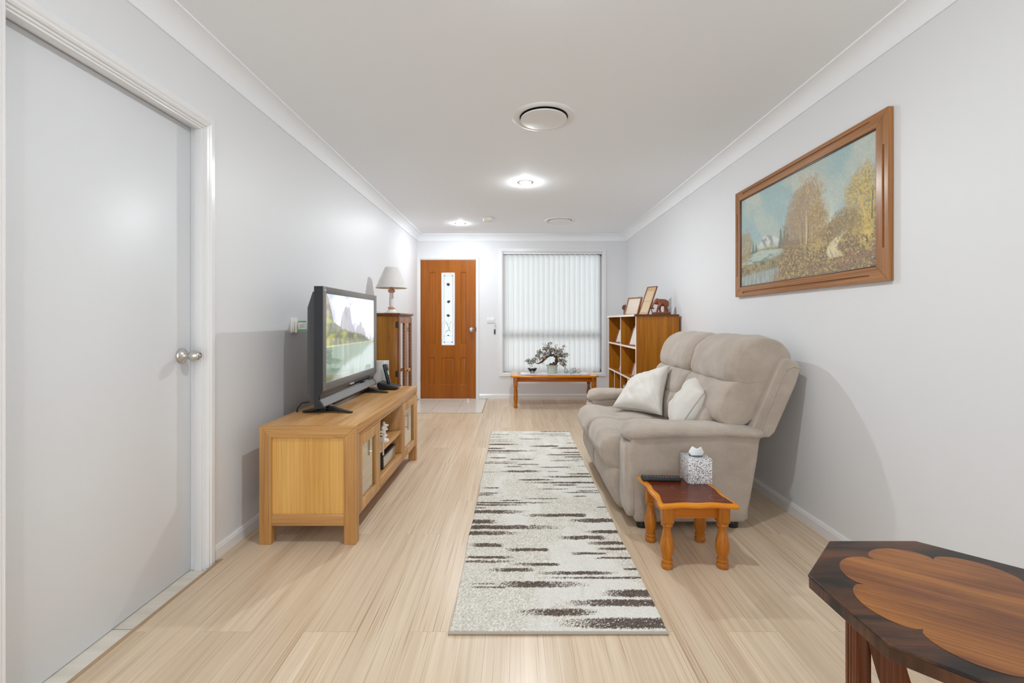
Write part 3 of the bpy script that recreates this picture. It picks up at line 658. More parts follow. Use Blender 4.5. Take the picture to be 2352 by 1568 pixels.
# ================================================================== TELEVISION
TX, TY0, TY1, TZ0, TZ1 = -1.083, 2.57, 3.56, .640, 1.329
r = thing('television', (-1.13, (TY0+TY1)/2, ZT), 'grey framed flat television with a lake and mountain picture on oak cabinet', 'television')
Mtvf = mat('tv_grey_bezel', (0.165, 0.16, 0.152, 1), .35, spec=.6); Mtvs = mat('tv_dark_side', (0.022, 0.023, 0.027, 1), .5)
Mtvb = mat('tv_back_grey', (0.075, 0.075, 0.078, 1), .5); Mtvg = mat('tv_gloss_panel', (0.012, 0.011, 0.010, 1), .08, spec=.7); Mtvl = mat('tv_speaker_grey', (0.20, 0.20, 0.205, 1), .35)
sy0, sy1, sz0, sz1 = 2.612, 3.512, .776, 1.291
b = W(r)
for (a0, a1, z0, z1) in ((TY0, sy0, .735, TZ1), (sy1, TY1, .735, TZ1), (sy0-.001, sy1+.001, .735, sz0), (sy0-.001, sy1+.001, sz1, TZ1)): b.box(TX-.012, TX, a0, a1, z0, z1, .0015)
b.build('bezel', Mtvf)
b = W(r)   # side shell with curved chin
prof = [(TX-.002, TZ1), (TX-.002, .735), (TX-.024, .705), (TX-.026, .685), (TX-.010, .660), (TX+.002, .645), (TX-.006, .638), (TX-.040, .636), (TX-.052, .640), (TX-.052, TZ1)]
for ye in ((TY0-.001, TY0+.010), (TY1-.010, TY1+.001)): b.prism(prof, ye[0], ye[1], 'xz')
b.box(TX-.052, TX-.003, TY0, TY1, TZ1-.004, TZ1+.001, .001); b.box(TX-.050, TX-.028, TY0+.002, TY1-.002, .642, TZ1-.002)
b.build('shell', Mtvs)
b = W(r); b.prism([(TX-.050, .66), (TX-.050, 1.305), (TX-.075, 1.300), (TX-.105, 1.21), (TX-.108, .72), (TX-.080, .655)], TY0+.035, TY1-.035, 'xz'); b.build('back_housing', Mtvb)
b = W(r)
pg = [(TX-.001, .736), (TX-.010, .724), (TX-.020, .710), (TX-.024, .695), (TX-.020, .684)]
for a, c in zip(pg, pg[1:]): b.bm.faces.new([b.bm.verts.new(p) for p in ((a[0], TY0+.009, a[1]), (a[0], TY1-.009, a[1]), (c[0], TY1-.009, c[1]), (c[0], TY0+.009, c[1]))])
b.build('gloss_strip', Mtvg, weld=True)
b = W(r); b.prism([(TX-.020, .686), (TX-.004, .668), (TX+.003, .648), (TX-.004, .641), (TX-.040, .641), (TX-.040, .686)], TY0+.009, TY1-.009, 'xz'); SPK = b.build('speaker_bar', Mtvl)
b = W(r); b.box(TX-.050, TX-.012, TY0+.2, TY1-.2, .625, .642, .003); b.build('stand_neck', M_dark)
for i, yy in enumerate((2.665, 3.405)):
    b = W(r)
    pts = [(-1.232, yy-.028, .609), (-1.19, yy-.010, .613), (-1.13, yy+.010, .625), (-1.07, yy+.008, .622), (-1.01, yy-.010, .612), (-.945, yy-.032, .6055)]
    b.tube(pts, [.014, .024, .030, .026, .019, .012], 14, flat=.35)
    b.box(-1.235, -1.03, yy-.014, yy+.026, ZT+.0005, .610, .003); b.box(-1.140, -1.100, yy-.02, yy+.03, .61, .645, .003)
    b.build('foot', M_dark)
def txt(body, size, loc, rot, m, parent, name='lettering', ext=.0004):
    cu = bpy.data.curves.new(name, 'FONT'); cu.body = body; cu.size = size; cu.extrude = ext; cu.align_x = 'CENTER'; cu.align_y = 'CENTER'
    o = bpy.data.objects.new(name, cu); COL.objects.link(o)
    dg = bpy.context.evaluated_depsgraph_get(); dg.update()
    me = bpy.data.meshes.new_from_object(o.evaluated_get(dg)); bpy.data.objects.remove(o)
    me.materials.append(m); q = bpy.data.objects.new(name, me); COL.objects.link(q)
    q.parent = parent; q.location = Vector(loc)-Vector(parent.location); q.rotation_euler = rot
    return q
txt('Panasonic', .020, (TX-.0125, 3.06, .716), (PI/2-.45, 0, PI/2), M_white, r)
txt('VIERA', .012, (TX+.0006, 2.598, 1.309), (PI/2, 0, PI/2), M_white, r)
# the picture on the screen
NU, NV = 260, 150
uu, vv = np.meshgrid((np.arange(NU)+.5)/NU, (np.arange(NV)+.5)/NV, indexing='ij')
img = np.zeros((NU, NV, 3)); img[:] = np.array(srgb(196, 206, 232)[:3])
cl = sstep(.45, .62, fbm(uu*4+2, vv*5, 3)+.25*sstep(.45, .9, uu)+.1*(vv-.6)); img = mixc(img, (250, 251, 253), cl)
n = fbm(uu*10, vv*10, 8)
mt = .50+.36*np.exp(-((uu-.40)/.085)**2)+.18*np.exp(-((uu-.30)/.05)**2)+.20*np.exp(-((uu-.66)/.10)**2)-.16*(uu-.4)+.05*(fbm(uu*22, uu*0+1, 5)-.5)+.05*np.abs(np.sin(uu*40))
mk = sstep(0, .012, mt-vv); rock = fbm(uu*26+vv*10, vv*9, 21)
img = img*(1-mk[..., None])+mk[..., None]*(np.array(srgb(186, 178, 190)[:3])*(.72+.5*rock[..., None]))
img = mixc(img, (214, 216, 226), mk*sstep(.45, .95, uu)*.6)
cliff = np.interp(uu, [0, .05, .10, .16, .24], [1.05, .96, .82, .62, .40])+.03*(n-.5)
m1 = sstep(0, .02, cliff-vv); img = mixc(img, (176, 156, 120), m1); img = mixc(img, (120, 108, 76), m1*sstep(.42, .62, fbm(uu*22, vv*14, 4)))
fr = np.interp(uu, [0, .10, .25, .45, .70, .88, .95], [.76, .70, .61, .55, .50, .42, .40])+.03*fbm(uu*60, uu*0, 31); m2 = sstep(0, .02, fr-vv)*(vv > .385)
img = mixc(img, (118, 116, 62), m2); img = mixc(img, (78, 82, 44), m2*sstep(.4, .62, fbm(uu*60, vv*14, 6)))
img = mixc(img, (190, 190, 76), m2*.8*sstep(.45, .7, fbm(uu*9, vv*14, 44)+.5*(.32-uu)+.3*(.50-vv)))
lake = (vv < .395)
img = np.where(lake[..., None], np.array(srgb(206, 220, 214)[:3]), img)
rt = .395-(fr-.395)*1.25; img = mixc(img, (116, 140, 104), lake*sstep(-.03, .05, vv-rt)*.85); img = mixc(img, (160, 186, 168), lake*sstep(.35, .65, fbm(uu*26, vv*3, 9))*.55*sstep(1.0, .4, uu))
img = mixc(img, (84, 112, 92), lake*sstep(.30, .05, uu)*.45)
img = mixc(img, (226, 222, 130), np.exp(-((vv-.402)/.006)**2)*.9)
M_screen = attr_mat('lit_tv_screen', .09, emis=.52, spec=.8, coat=1.0)
SCR = painted('screen', img, lambda u, v: (TX-.006, sy0+u*(sy1-sy0), sz0+v*(sz1-sz0)), NU, NV, M_screen, r, r)
b = W(); b.tube([(-1.20, 2.66, .66), (-1.24, 2.645, .655), (-1.262, 2.64, .625), (-1.27, 2.65, .606), (-1.29, 2.70, .605), (-1.315, 2.75, .58), (-1.32, 2.78, .3), (-1.32, 2.8, .02)], .004, 8)
tag(b.build('power_cable', M_dark), 'black power cable dropping behind the television', 'cable')

# phone and white box behind it
r = thing('cordless_phone', (-.985, 3.60, ZT), 'black cordless phone standing in its base on the oak cabinet', 'phone')
b = W(r)
def ph(u, v):
    pass
b.prism([(-1.058, .601), (-.935, .601), (-.900, .622), (-.985, .640), (-1.062, .662), (-1.072, .640)], 3.515, 3.645, 'xz')
ob = b.build('base', M_dark); md = ob.modifiers.new('b', 'BEVEL'); md.width = .010; md.segments = 3; evalmesh(ob)
b = W(r); mm = Matrix.Translation((-.985, 3.585, .630)) @ Matrix.Rotation(math.radians(-14), 4, 'Y')
b.box(-.016, .010, -.024, .024, 0, .170, .009, 3, mtx=mm); b.box(.002, .016, -.022, .022, .118, .165, .006, 2, mtx=mm); hs = b.build('handset', M_dark)
b = W(r); b.box(.010, .0115, -.018, .018, .082, .112, 0, mtx=mm); lab(b.build('display', mat('phone_lcd', (.35, .38, .34, 1), .3), hs), 'grey phone display')
for q in range(12):
    i, j = q % 3, q//3
    b = W(r); b.box(.010, .012, -.016+i*.012, -.008+i*.012, .024+j*.014, .033+j*.014, 0, mtx=mm); b.build('key', mat('phone_key', (.10, .10, .11, 1), .4), hs)
r = thing('modem', (-1.09, 3.68, ZT), 'white upright box with magenta edge behind the cordless phone', 'modem')
b = W(r); b.box(-1.145, -1.047, 3.655, 3.675, .6155, .8155, .002); b.box(-1.142, -1.052, 3.650, 3.715, ZT, .616, .003); b.box(-1.047, -1.020, 3.672, 3.679, .612, .8165, .001); b.build('case', M_white)
b = W(r); b.box(-1.150, -1.132, 3.648, 3.656, .70, .808, .002); lab(b.build('edge_strip', mat('magenta_plastic', (.30, .005, .09, 1), .35)), 'magenta strip')

# ================================================================== CABINET WITH LAMP
CX0, CX1, CY0, CY1, CZ = -1.415, -1.078, 4.17, 4.69, 1.190
r = thing('display_cabinet', (-1.25, 4.43, 0), 'tall stained pine display cabinet with two mirrored doors under the lamp', 'cabinet')
b = W(r); b.box(CX0, CX1, CY0, CY0+.02, .0, CZ, .001); b.box(CX0, CX1, CY1-.02, CY1, 0, CZ, .001); b.box(CX0, CX1, CY0, CY1, .02, .07); b.box(CX0, CX0+.01, CY0, CY1, .0, CZ); b.box(CX0, CX1, CY0, CY1, CZ-.02, CZ)
b.build('carcass', M_pine)
b = W(r); b.box(CX0, CX1+.030, CY0-.022, CY1+.022, CZ, CZ+.018, .006, 3); b.box(CX0, CX1+.018, CY0-.010, CY1+.010, CZ-.012, CZ, .003); b.build('top', M_pinedark)
M_doorpink = wood('cabinet_door_frame', (.33, .14, .06, 1), (.24, .09, .035, 1), 'z', 18, .05, .3, .3)
M_mirror = mat('cabinet_mirror', (.6, .6, .6, 1), .05, metal=1.0)
for k in range(2):
    y0 = CY0+.004+k*.257; y1 = y0+.253; z0, z1 = .075, CZ-.018; f = .045
    b = W(r); xi, xo = CX1, CX1+.018
    b.box(xi, xo, y0, y0+f, z0, z1, .003); b.box(xi, xo, y1-f, y1, z0, z1, .003); b.box(xi, xo-.0012, y0+.003, y1-.003, z0+.001, z0+.07, .001); b.box(xi, xo-.0012, y0+.003, y1-.003, z1-.06, z1-.001, .001)
    for j in range(30):
        z = z0+.09+j*(z1-z0-.16)/29
        b.lathe([(.009, 0), (.009, .006), (0, .006)], (xi+.006, y1-f+.001, z), 8, 'x')
    d = b.build('door', M_doorpink)
    b = W(r); b.box(xi+.002, xi+.006, y0+f-.004, y1-f+.004, z0+.06, z1-.05); b.build('mirror', M_mirror, d, smooth=False)
    ky = y1-.022 if k == 0 else y0+.022
    b = W(r); b.lathe([(.011, 0), (.007, .006), (.007, .012), (.015, .020), (.017, .027), (.012, .034), (0, .036)], (xo, ky, .660), 20, 'x'); b.build('knob', mat('light_wood_knob', (.50, .22, .06, 1), .3), d)
    for hz in (.15, .65, 1.10):
        hy = y0 if k == 0 else y1
        b = W(r); b.box(CX1-.018, CX1+.001, hy-.006, hy+.002, hz-.028, hz+.028, .001); b.lathe([(.005, -.03), (.005, .03)], (CX1+.002, hy-.004 if k == 0 else hy+.004, hz), 10); b.build('hinge', M_darkmatte, d)
lx, ly, lz = -1.205, 4.44, CZ+.018
r = thing('table_lamp', (lx, ly, lz), 'table lamp with grey linen cone shade and marble column on pine cabinet', 'lamp')
M_marble = mat('pale_marble', (.72, .70, .69, 1), .2, var=.08, vscale=30); M_peach = mat('peach_marble', (.62, .32, .22, 1), .2, var=.1, vscale=40)
b = W(r); b.lathe([(.068, 0), (.068, .008), (.060, .012), (.048, .016), (.040, .030), (.026, .040)], (lx, ly, lz), 32); b.build('base', M_marble)
b = W(r); b.lathe([(.024, .040), (.032, .046), (.036, .055), (.030, .063), (.022, .068)], (lx, ly, lz), 32); lab(b.build('collar', M_peach), 'peach stone collar')
b = W(r); b.lathe([(.021, .068), (.023, .10), (.021, .16), (.019, .200)], (lx, ly, lz), 32); b.build('column', M_marble)
b = W(r); b.lathe([(.019, .200), (.030, .208), (.035, .220), (.028, .232), (.018, .240), (.012, .256)], (lx, ly, lz), 32); lab(b.build('capital', M_peach), 'peach stone top')
b = W(r); b.lathe([(.009, .25), (.009, .30), (.014, .302), (.014, .335), (0, .335)], (lx, ly, lz), 16); b.build('bulb_holder', M_cream)
b = W(r); b.lathe([(.148, .247), (.150, .247), (.063, .448), (.058, .450), (.058, .446), (.060, .446), (.1465, .250)], (lx, ly, lz), 64, cap=False)
for a in (0, 2*PI/3, 4*PI/3): b.tube([(lx, ly, lz+.40), (lx+.078*math.cos(a), ly+.078*math.sin(a), lz+.405)], .0015, 6)
b.build('lamp_shade', M_shade, angle=40)
b = W(r); b.lathe([(.1460, .2505), (.0595, .4455)], (lx, ly, lz), 64, cap=False); lab(b.build('shade_lining', M_shadein, angle=40), 'cream shade lining')
b = W(r); b.tube([(lx-.05, ly-.02, lz+.012), (lx-.09, ly-.06, lz+.016), (lx-.14, ly-.09, lz+.020), (lx-.195, ly-.10, lz+.012), (lx-.2185, ly-.10, lz-.006), (lx-.2195, ly-.10, lz-.1), (lx-.2195, ly-.10, .3)], .0028, 8); b.build('cord', M_white)

# ================================================================== COFFEE TABLE BY WINDOW
def turned(b, x, y, h, sq, w, r0, zb=0.0):
    """square block at top of height sq and width w, turned below"""
    ht = h-sq
    b.box(x-w/2, x+w/2, y-w/2, y+w/2, zb+ht, zb+h, .004)
    P = [(.55, 0), (.72, .012), (.80, .045), (.78, .085), (.60, .115), (.56, .13), (.74, .15), (.76, .165), (.74, .18), (.60, .195), (.66, .25), (.84, .36), (.90, .45), (.86, .55), (.70, .68), (.56, .80), (.50, .875), (.54, .90), (.76, .925), (.80, .95), (.76, .975), (.62, 1.0)]
    b.lathe([(p*r0, zb+q*ht) for p, q in P], (x, y, 0), 28)
r = thing('coffee_table', (.515, 6.15, 0), 'long low honey wood coffee table with turned legs under the window', 'coffee table')
tx0, tx1, ty0, ty1, tz = -.057, 1.085, 5.86, 6.44, .430
b = W(r); c = .045
oct_ = [(tx0+c, ty0), (tx1-c, ty0), (tx1, ty0+c), (tx1, ty1-c), (tx1-c, ty1), (tx0+c, ty1), (tx0, ty1-c), (tx0, ty0+c)]
b.prism(oct_, tz-.024, tz-.0005, 'xy'); o = b.build('tabletop', M_jarrahx); md = o.modifiers.new('b', 'BEVEL'); md.width = .008; md.segments = 3; md.angle_limit = .7; evalmesh(o)
b = W(r); b.box(tx0+.09, tx1-.09, ty0+.09, ty1-.09, tz-.001, tz+.0006); lab(b.build('inlay', wood('gloss_dark_veneer', (.22, .07, .035, 1), (.13, .035, .018, 1), 'x', 20, .05, .10, .8)), 'dark glossy inset')
b = W(r); b.box(.02, 1.02, 5.94, 5.96, tz-.088, tz-.024, .002); b.box(.02, 1.02, 6.36, 6.38, tz-.088, tz-.024, .002); b.box(0, .02, 5.95, 6.37, tz-.088, tz-.024, .002); b.box(1.02, 1.04, 5.95, 6.37, tz-.088, tz-.024, .002); b.build('apron', M_jarrahap)
for x, y in ((.008, 5.95), (1.03, 5.95), (.008, 6.375), (1.03, 6.375)):
    b = W(r); turned(b, x, y, tz-.024, .125, .060, .032); b.build('leg', M_jarrah)
# runner cloth
Mcloth = mat('white_lace_cloth', (.80, .81, .84, 1), .8, bump=.6, bscale=120)
b = W(); b.grid(lambda u, v: (.075+u*.905, 5.945+v*.29+.004*math.sin(u*60), tz+.002+.002*vnoise(np.array(u*30.), np.array(v*8.), 2)), 80, 16)
o = b.build('table_runner', Mcloth); md = o.modifiers.new('s', 'SOLIDIFY'); md.thickness = .002; md.offset = 1; evalmesh(o); tag(o, 'white lace runner cloth lying on the coffee table', 'cloth')
# glass bowl
zc = tz+.0068
r = thing('glass_bowl', (.232, 6.10, zc), 'small clear glass bowl of dark potpourri on the runner', 'bowl')
b = W(r); b.lathe([(.030, 0), (.030, .004), (.022, .010), (.036, .022), (.052, .040), (.060, .060), (.066, .066), (.064, .067), (.057, .060), (.049, .042), (.033, .026), (0, .020)], (.232, 6.10, zc), 36, cap=True); b.build('bowl', M_glass)
random.seed(3); b = W(r)
for k in range(160):
    a = random.uniform(0, 2*PI); q = random.random()**.5*.050; z = zc+.034+random.uniform(0, .030)*(1-q/.07)+.01*q/.05
    b.ell((.232+q*math.cos(a), 6.10+q*math.sin(a), z+.004), (random.uniform(.003, .007), random.uniform(.003, .006), .003), 6)
o = b.build('potpourri', island_mat('potpourri', [(.05, .02, .02, 1), (.12, .04, .04, 1), (.03, .02, .02, 1), (.08, .04, .05, 1)], .7)); o['kind'] = 'stuff'
# bonsai
bx, by = .497, 6.10
r = thing('bonsai_ornament', (bx, by, zc), 'gemstone bonsai tree with arching trunk in pale green pot on the runner', 'ornamental tree')
b = W(r); b.lathe([(.060, 0), (.063, .004), (.066, .03), (.070, .085), (.076, .098), (.084, .106), (.084, .112), (.070, .113), (.066, .104), (0, .100)], (bx, by, zc), 40); b.build('pot', mat('celadon_glaze', (.52, .58, .50, 1), .2, var=.06, vscale=30))
b = W(r); b.lathe([(.068, .100), (.04, .108), (0, .112)], (bx, by, zc), 24); b.build('soil', mat('pebble_soil', (.12, .07, .05, 1), .8, bump=1, bscale=150))
def Z6(zx, zy, dy=0): return Vector(((1180+zx/8.709-1183)/171, by+dy, 1.13-(770+zy/8.709-738)/171))
tr = [Z6(735, 585), Z6(790, 580), Z6(840, 560, .01), Z6(862, 520, .01), Z6(856, 470), Z6(835, 430, -.01), Z6(790, 395), Z6(745, 390), Z6(700, 405, .01), Z6(650, 440), Z6(600, 490, -.01), Z6(540, 540), Z6(480, 562), Z6(420, 545)]
b = W(r); b.tube(tr, [.018, .020, .021, .020, .017, .015, .015, .017, .017, .015, .013, .011, .008, .003], 10)
b.ell(Z6(735, 578), (.016, .016, .018)); b.ell(Z6(795, 545), (.012, .012, .014)); b.ell(Z6(845, 500), (.02, .02, .02))
random.seed(12)
twigs = []
cents = [(700, 240, 60), (640, 300, 60), (580, 380, 55), (480, 430, 55), (420, 480, 50), (340, 510, 50), (300, 530, 30), (770, 260, 60), (850, 260, 60), (920, 300, 60), (980, 350, 60), (1030, 400, 40), (980, 500, 55), (920, 500, 50), (760, 330, 70), (850, 350, 60), (520, 320, 50), (640, 380, 50), (1000, 540, 30), (550, 460, 40), (900, 420, 50)]
for (cx, cy, s) in cents:
    e = Z6(cx, cy, random.uniform(-.03, .03)); n0 = min(tr, key=lambda p: (p-e).length)
    mid = (n0+e)/2+Vector((0, 0, .015)); b.tube([n0, mid, e], [.004, .003, .0015], 6)
    for k in range(5):
        e2 = e+Vector((random.gauss(0, s/8.7/171*.8), random.gauss(0, .03), random.gauss(0, s/8.7/171*.8))); b.tube([mid, (mid+e2)/2+Vector((0, 0, .004)), e2], [.002, .0012, .0008], 5)
        twigs.append(e2)
    twigs.append(e)
b.build('trunk', mat('bark_brown', (.075, .035, .020, 1), .55, bump=.8, bscale=90))
def leafset(n, size, seed, spread, col, nm, petal=False):
    random.seed(seed); b = W(r)
    for k in range(n):
        c = random.choice(twigs)+Vector((random.gauss(0, spread), random.gauss(0, .035), random.gauss(0, spread*.8)))
        s = size*random.uniform(.7, 1.25)
        if petal:
            ax = Vector((random.gauss(0, 1), -1.2, random.gauss(0, 1))).normalized(); q = ax.to_track_quat('Z', 'Y').to_matrix()
            vs = [b.bm.verts.new(c)]; ring = []
            for i in range(10):
                a = 2*PI*i/10; rr = s if i % 2 == 0 else s*.42
                ring.append(b.bm.verts.new(c+q @ Vector((rr*math.cos(a), rr*math.sin(a), .35*rr))))
            for i in range(10): b.bm.faces.new((vs[0], ring[i], ring[(i+1) % 10]))
        else:
            q = Matrix.Rotation(random.uniform(0, 2*PI), 3, 'Z') @ Matrix.Rotation(random.uniform(-1.2, 1.2), 3, 'X') @ Matrix.Rotation(random.uniform(-1.2, 1.2), 3, 'Y')
            P = [(-1, 0, 0), (-.2, .5, .15), (1, 0, 0), (-.2, -.5, .15)]
            v = [b.bm.verts.new(c+q @ (Vector(p)*s)) for p in P]; b.bm.faces.new((v[0], v[1], v[2])); b.bm.faces.new((v[0], v[2], v[3]))
    return b.build(nm, island_mat(nm+'_mat', col, .25), smooth=False)
leafset(1700, .0125, 5, .014, [(.05, .13, .09, 1), (.10, .22, .15, 1), (.55, .62, .56, 1), (.70, .72, .68, 1), (.16, .22, .19, 1), (.66, .64, .60, 1), (.04, .08, .06, 1)], 'foliage')
leafset(130, .017, 6, .014, [(.50, .17, .16, 1), (.55, .20, .05, 1), (.62, .40, .36, 1), (.32, .10, .13, 1), (.58, .30, .10, 1)], 'blossoms', True)
# four small swans
def swan(x, y, col, label, fl, s=1.0):
    r = thing('swan_figurine', (x, y, zc), label, 'figurine', 'pastel swan figurines on the runner')
    b = MB(); b.ell((0, 0, .019*s), (.030*s, .018*s, .020*s)); b.ell((.020*s*fl, 0, .023*s), (.013*s, .009*s, .010*s))
    pts = [(-.022*fl*s, 0, .020*s)]
    for i in range(13):
        a = math.radians(200-i*19); pts.append(((-.006+.019*math.cos(a))*fl*s, 0, (.040+.022*math.sin(a))*s))
    b.tube(pts, [.007*s]*3+[.0055*s]*8+[.006*s, .007*s, .004*s], 10)
    o = b.build('body', mat('glaze_'+col[0], col[1], .15, coat=.5), r)
    md = o.modifiers.new('r', 'REMESH'); md.mode = 'VOXEL'; md.voxel_size = .0022*s; md.use_smooth_shade = True; evalmesh(o); o.data.materials.clear(); o.data.materials.append(MATS['glaze_'+col[0]])
    return r
swan(.687, 6.10, ('mint', (.36, .50, .46, 1)), 'mint green swan figurine, nearest the bonsai pot', 1, 1.0)
swan(.745, 6.05, ('mauve', (.52, .45, .45, 1)), 'mauve pink swan figurine, between the mint and the blue swans', -1, 1.02)
swan(.795, 6.14, ('blue', (.34, .39, .48, 1)), 'blue grey swan figurine, second from the right end', -1, 1.05)
swan(.852, 6.12, ('peach', (.62, .52, .43, 1)), 'peach coloured swan figurine at the right end of the row', -1, .95)

# ================================================================== BOOKSHELF
BX0, BX1, BY0, BY1, BZ = 1.183, 1.605, 4.455, 5.765, 1.200
r = thing('bookshelf', (1.39, 5.11, 0), 'teak open cube bookshelf with front edges coloured as brightly lit against the right wall', 'bookshelf')
t = .018
b = W(r); b.box(BX0+.004, BX1, BY0, BY0+t, 0, BZ-.020); b.build('end_panel', M_teak, smooth=False); b = W(r); b.box(BX0+.004, BX1, BY1-t, BY1, 0, BZ-.020); b.build('end_panel', M_teak, smooth=False)
b = W(r); b.box(BX0-.008, BX1, BY0-.008, BY1+.02, BZ-.020, BZ, .001); b.build('top', M_teakdark, smooth=False)
b = W(r); b.box(BX1-.008, BX1-.002, BY0+t, BY1-t, .02, BZ-.02); b.build('back_panel', M_teak, smooth=False)
ym = (BY0+BY1)/2; q1 = (BY0+ym)/2; q3 = (ym+BY1)/2
b = W(r); b.box(BX0+.004, BX1-.008, ym-t/2, ym+t/2, .06, BZ-.02); b.box(BX0+.004, BX1-.008, q1-t/2, q1+t/2, .08, .539); b.box(BX0+.004, BX1-.008, q3-t/2, q3+t/2, .08, .539); b.build('upright', M_teak, smooth=False)
b = W(r)
for z in (.876, .548, .06):
    b.box(BX0+.004, BX1-.008, BY0+t, ym-t/2, z-t, z); b.box(BX0+.004, BX1-.008, ym+t/2, BY1-t, z-t, z)
b.build('shelf', M_teak, smooth=False)
b = W(r)
for y in (BY0, ym-t/2, BY1-t): b.box(BX0, BX0+.0045, y, y+t, .0, BZ-.02)
for y in (q1, q3): b.box(BX0, BX0+.0045, y-.006, y+.006, .06, .532)
for z in (.876, .548, .06):
    b.box(BX0, BX0+.0045, BY0+t, ym-t/2, z-t, z); b.box(BX0, BX0+.0045, ym+t/2, BY1-t, z-t, z)
b.box(BX0-.012, BX0-.0075, BY0+.03, BY1+.02, BZ-.020, BZ+.0005)
lab(b.build('edging', M_litedge, smooth=False), 'edging strips with bright light painted in')
# leaning frames
def pframe(name, w, h, loc, az, lean, mfr, mpic, label, cat='picture frame', group=None, bw=.016, th=.014, mount=None, extra=None, strut=True):
    """frame stands on its lower edge at loc; az = direction its face looks to (degrees, 0 = +x); lean back in degrees"""
    r = thing(name, loc, label, cat, group)
    r.rotation_euler = (0, 0, math.radians(az+90))
    ml = Matrix.Rotation(math.radians(-lean), 4, 'X')   # local face looks -y
    b = MB()
    for (x0, x1, z0, z1) in ((-w/2, -w/2+bw, 0, h), (w/2-bw, w/2, 0, h), (-w/2+bw, w/2-bw, 0, bw), (-w/2+bw, w/2-bw, h-bw, h)): b.box(x0, x1, 0, th, z0, z1, .0015, mtx=ml)
    b.build('frame', mfr, r)
    b = MB(); b.box(-w/2+bw-.002, w/2-bw+.002, th*.45, th*.8, bw-.002, h-bw+.002, 0, mtx=ml); b.build('picture', mpic, r, smooth=False)
    if mount:
        b = MB()
        for (x0, x1, z0, z1) in mount: b.box(x0*w, x1*w, th*.35, th*.5, z0*h, z1*h, 0, mtx=ml)
        b.build('print', extra, r, smooth=False)
    if strut:
        b = MB(); top = ml @ Vector((0, th, h*.55)); foot = Vector((0, top.y+h*.16, .001))
        b.tube([top, foot], .004, 6); b.build('easel_strut', M_darkmatte, r)
    return r
M_mat1 = mat('blank_backing_board', (.60, .50, .42, 1), .35, var=.05, vscale=8)
M_cert = mat('tan_certificate', (.46, .31, .17, 1), .4, var=.08, vscale=40); M_cert2 = mat('tan_certificate_text', (.56, .42, .26, 1), .4)
M_paper = mat('pale_paper', (.66, .62, .55, 1), .4, var=.06, vscale=60); M_photo = mat('pinkish_photo', (.50, .38, .37, 1), .3, var=.25, vscale=30)
zt = BZ+.0005
pframe('picture_frame', .225, .205, (1.262, 4.985, zt), 205, 17, M_smallframe, M_mat1, 'low wide wooden frame with blank pale panel leaning on the bookshelf', bw=.012, th=.020)
pframe('picture_frame', .145, .320, (1.315, 4.69, zt), 205, 23, M_redframe, M_cert, 'tall narrow red edged certificate frame leaning beside the elephant', bw=.006, th=.014, mount=[(-.36, .36, .10, .46), (-.36, .36, .49, .84)], extra=M_cert2)
r = thing('oval_plaque', (1.245, 5.16, zt), 'small dark round plaque at the far left end of bookshelf top', 'plaque')
b = W(r); b.lathe([(0, 0), (.030, .001), (.033, .008), (.028, .016), (0, .018)], (0, 0, 0), 28, 'x', mtx=Matrix.Translation((1.240, 5.16, zt+.088)) @ Matrix.Rotation(.2, 4, 'Y') @ Matrix.Rotation(0.9, 4, 'Z')); b.build('disc', mat('dark_red_wood', (.09, .025, .02, 1), .3))
b = W(r); b.box(1.235, 1.275, 5.15, 5.19, zt, zt+.070, .003); b.build('stand', MATS['dark_red_wood'])
def inshelf(x, y, z, w, h, mf, mp, label, az=202, lean=20, group='small frames on the bookshelf shelves'): pframe('photo_frame', w, h, (x, y, z+.0005), az, lean, mf, mp, label, 'photo frame', group, bw=.010, th=.010)
inshelf(1.240, 5.465, .876, .14, .170, M_redframe, M_paper, 'pale paper frame on the upper shelf, far compartment')
inshelf(1.245, 4.80, .876, .17, .225, M_redframe, M_paper, 'larger brown frame on the upper shelf, near compartment')
inshelf(1.235, 5.345, .548, .10, .090, M_redframe, M_photo, 'small pink photo frame on the middle shelf, far compartment')
inshelf(1.240, 4.745, .556, .13, .145, M_redframe, M_photo, 'small photo on wooden easel on the middle shelf, near compartment')
b = W(); b.box(1.215, 1.30, 4.70, 4.79, .5482, .5555, .002); b.box(1.210, 1.222, 4.70, 4.79, .5482, .572, .002); tag(b.build('easel_stand', M_smallframe), 'small curved wooden easel foot under the near middle shelf photo', 'stand')
M_book = mat('striped_magazine', (.35, .38, .42, 1), .4, var=.8, vscale=45)
b = W(); b.box(1.20, 1.42, 5.02, 5.055, .0605, .425, .002); b.box(1.20, 1.42, 4.985, 5.018, .0605, .415, .002); tag(b.build('magazine_folder', M_book), 'grey blue magazine folder upright in the lower bookshelf compartment', 'magazine')

# elephant
ex, ey, ez = 1.475, 4.60, BZ
r = thing('elephant_figurine', (ex, ey, ez+.0005), 'carved reddish wooden elephant walking left on its own base on bookshelf', 'figurine')
b = W(r); b.box(ex-.085, ex+.088, ey-.032, ey+.032, ez+.0005, ez+.0245, .003); lab(b.build('plinth', M_eleph), 'rectangular wooden base')
b = W(r); K = 1/16.8/227.5
def E(zx, zy, dy=0): return Vector((ex+(zx-1305)*K, ey+dy, ez+.0245+(915-zy)*K))
b.ell(E(1395, 548), (.052, .033, .037)); b.ell(E(1300, 540), (.036, .030, .033)); b.ell(E(1500, 590), (.030, .031, .034)); b.ell(E(1290, 470), (.03, .022, .018))
b.ell(E(1150, 470), (.023, .022, .024)); b.ell(E(1120, 520), (.022, .019, .028)); b.ell(E(1150, 560), (.020, .017, .016)); b.ell(E(1215, 500), (.024, .020, .026))
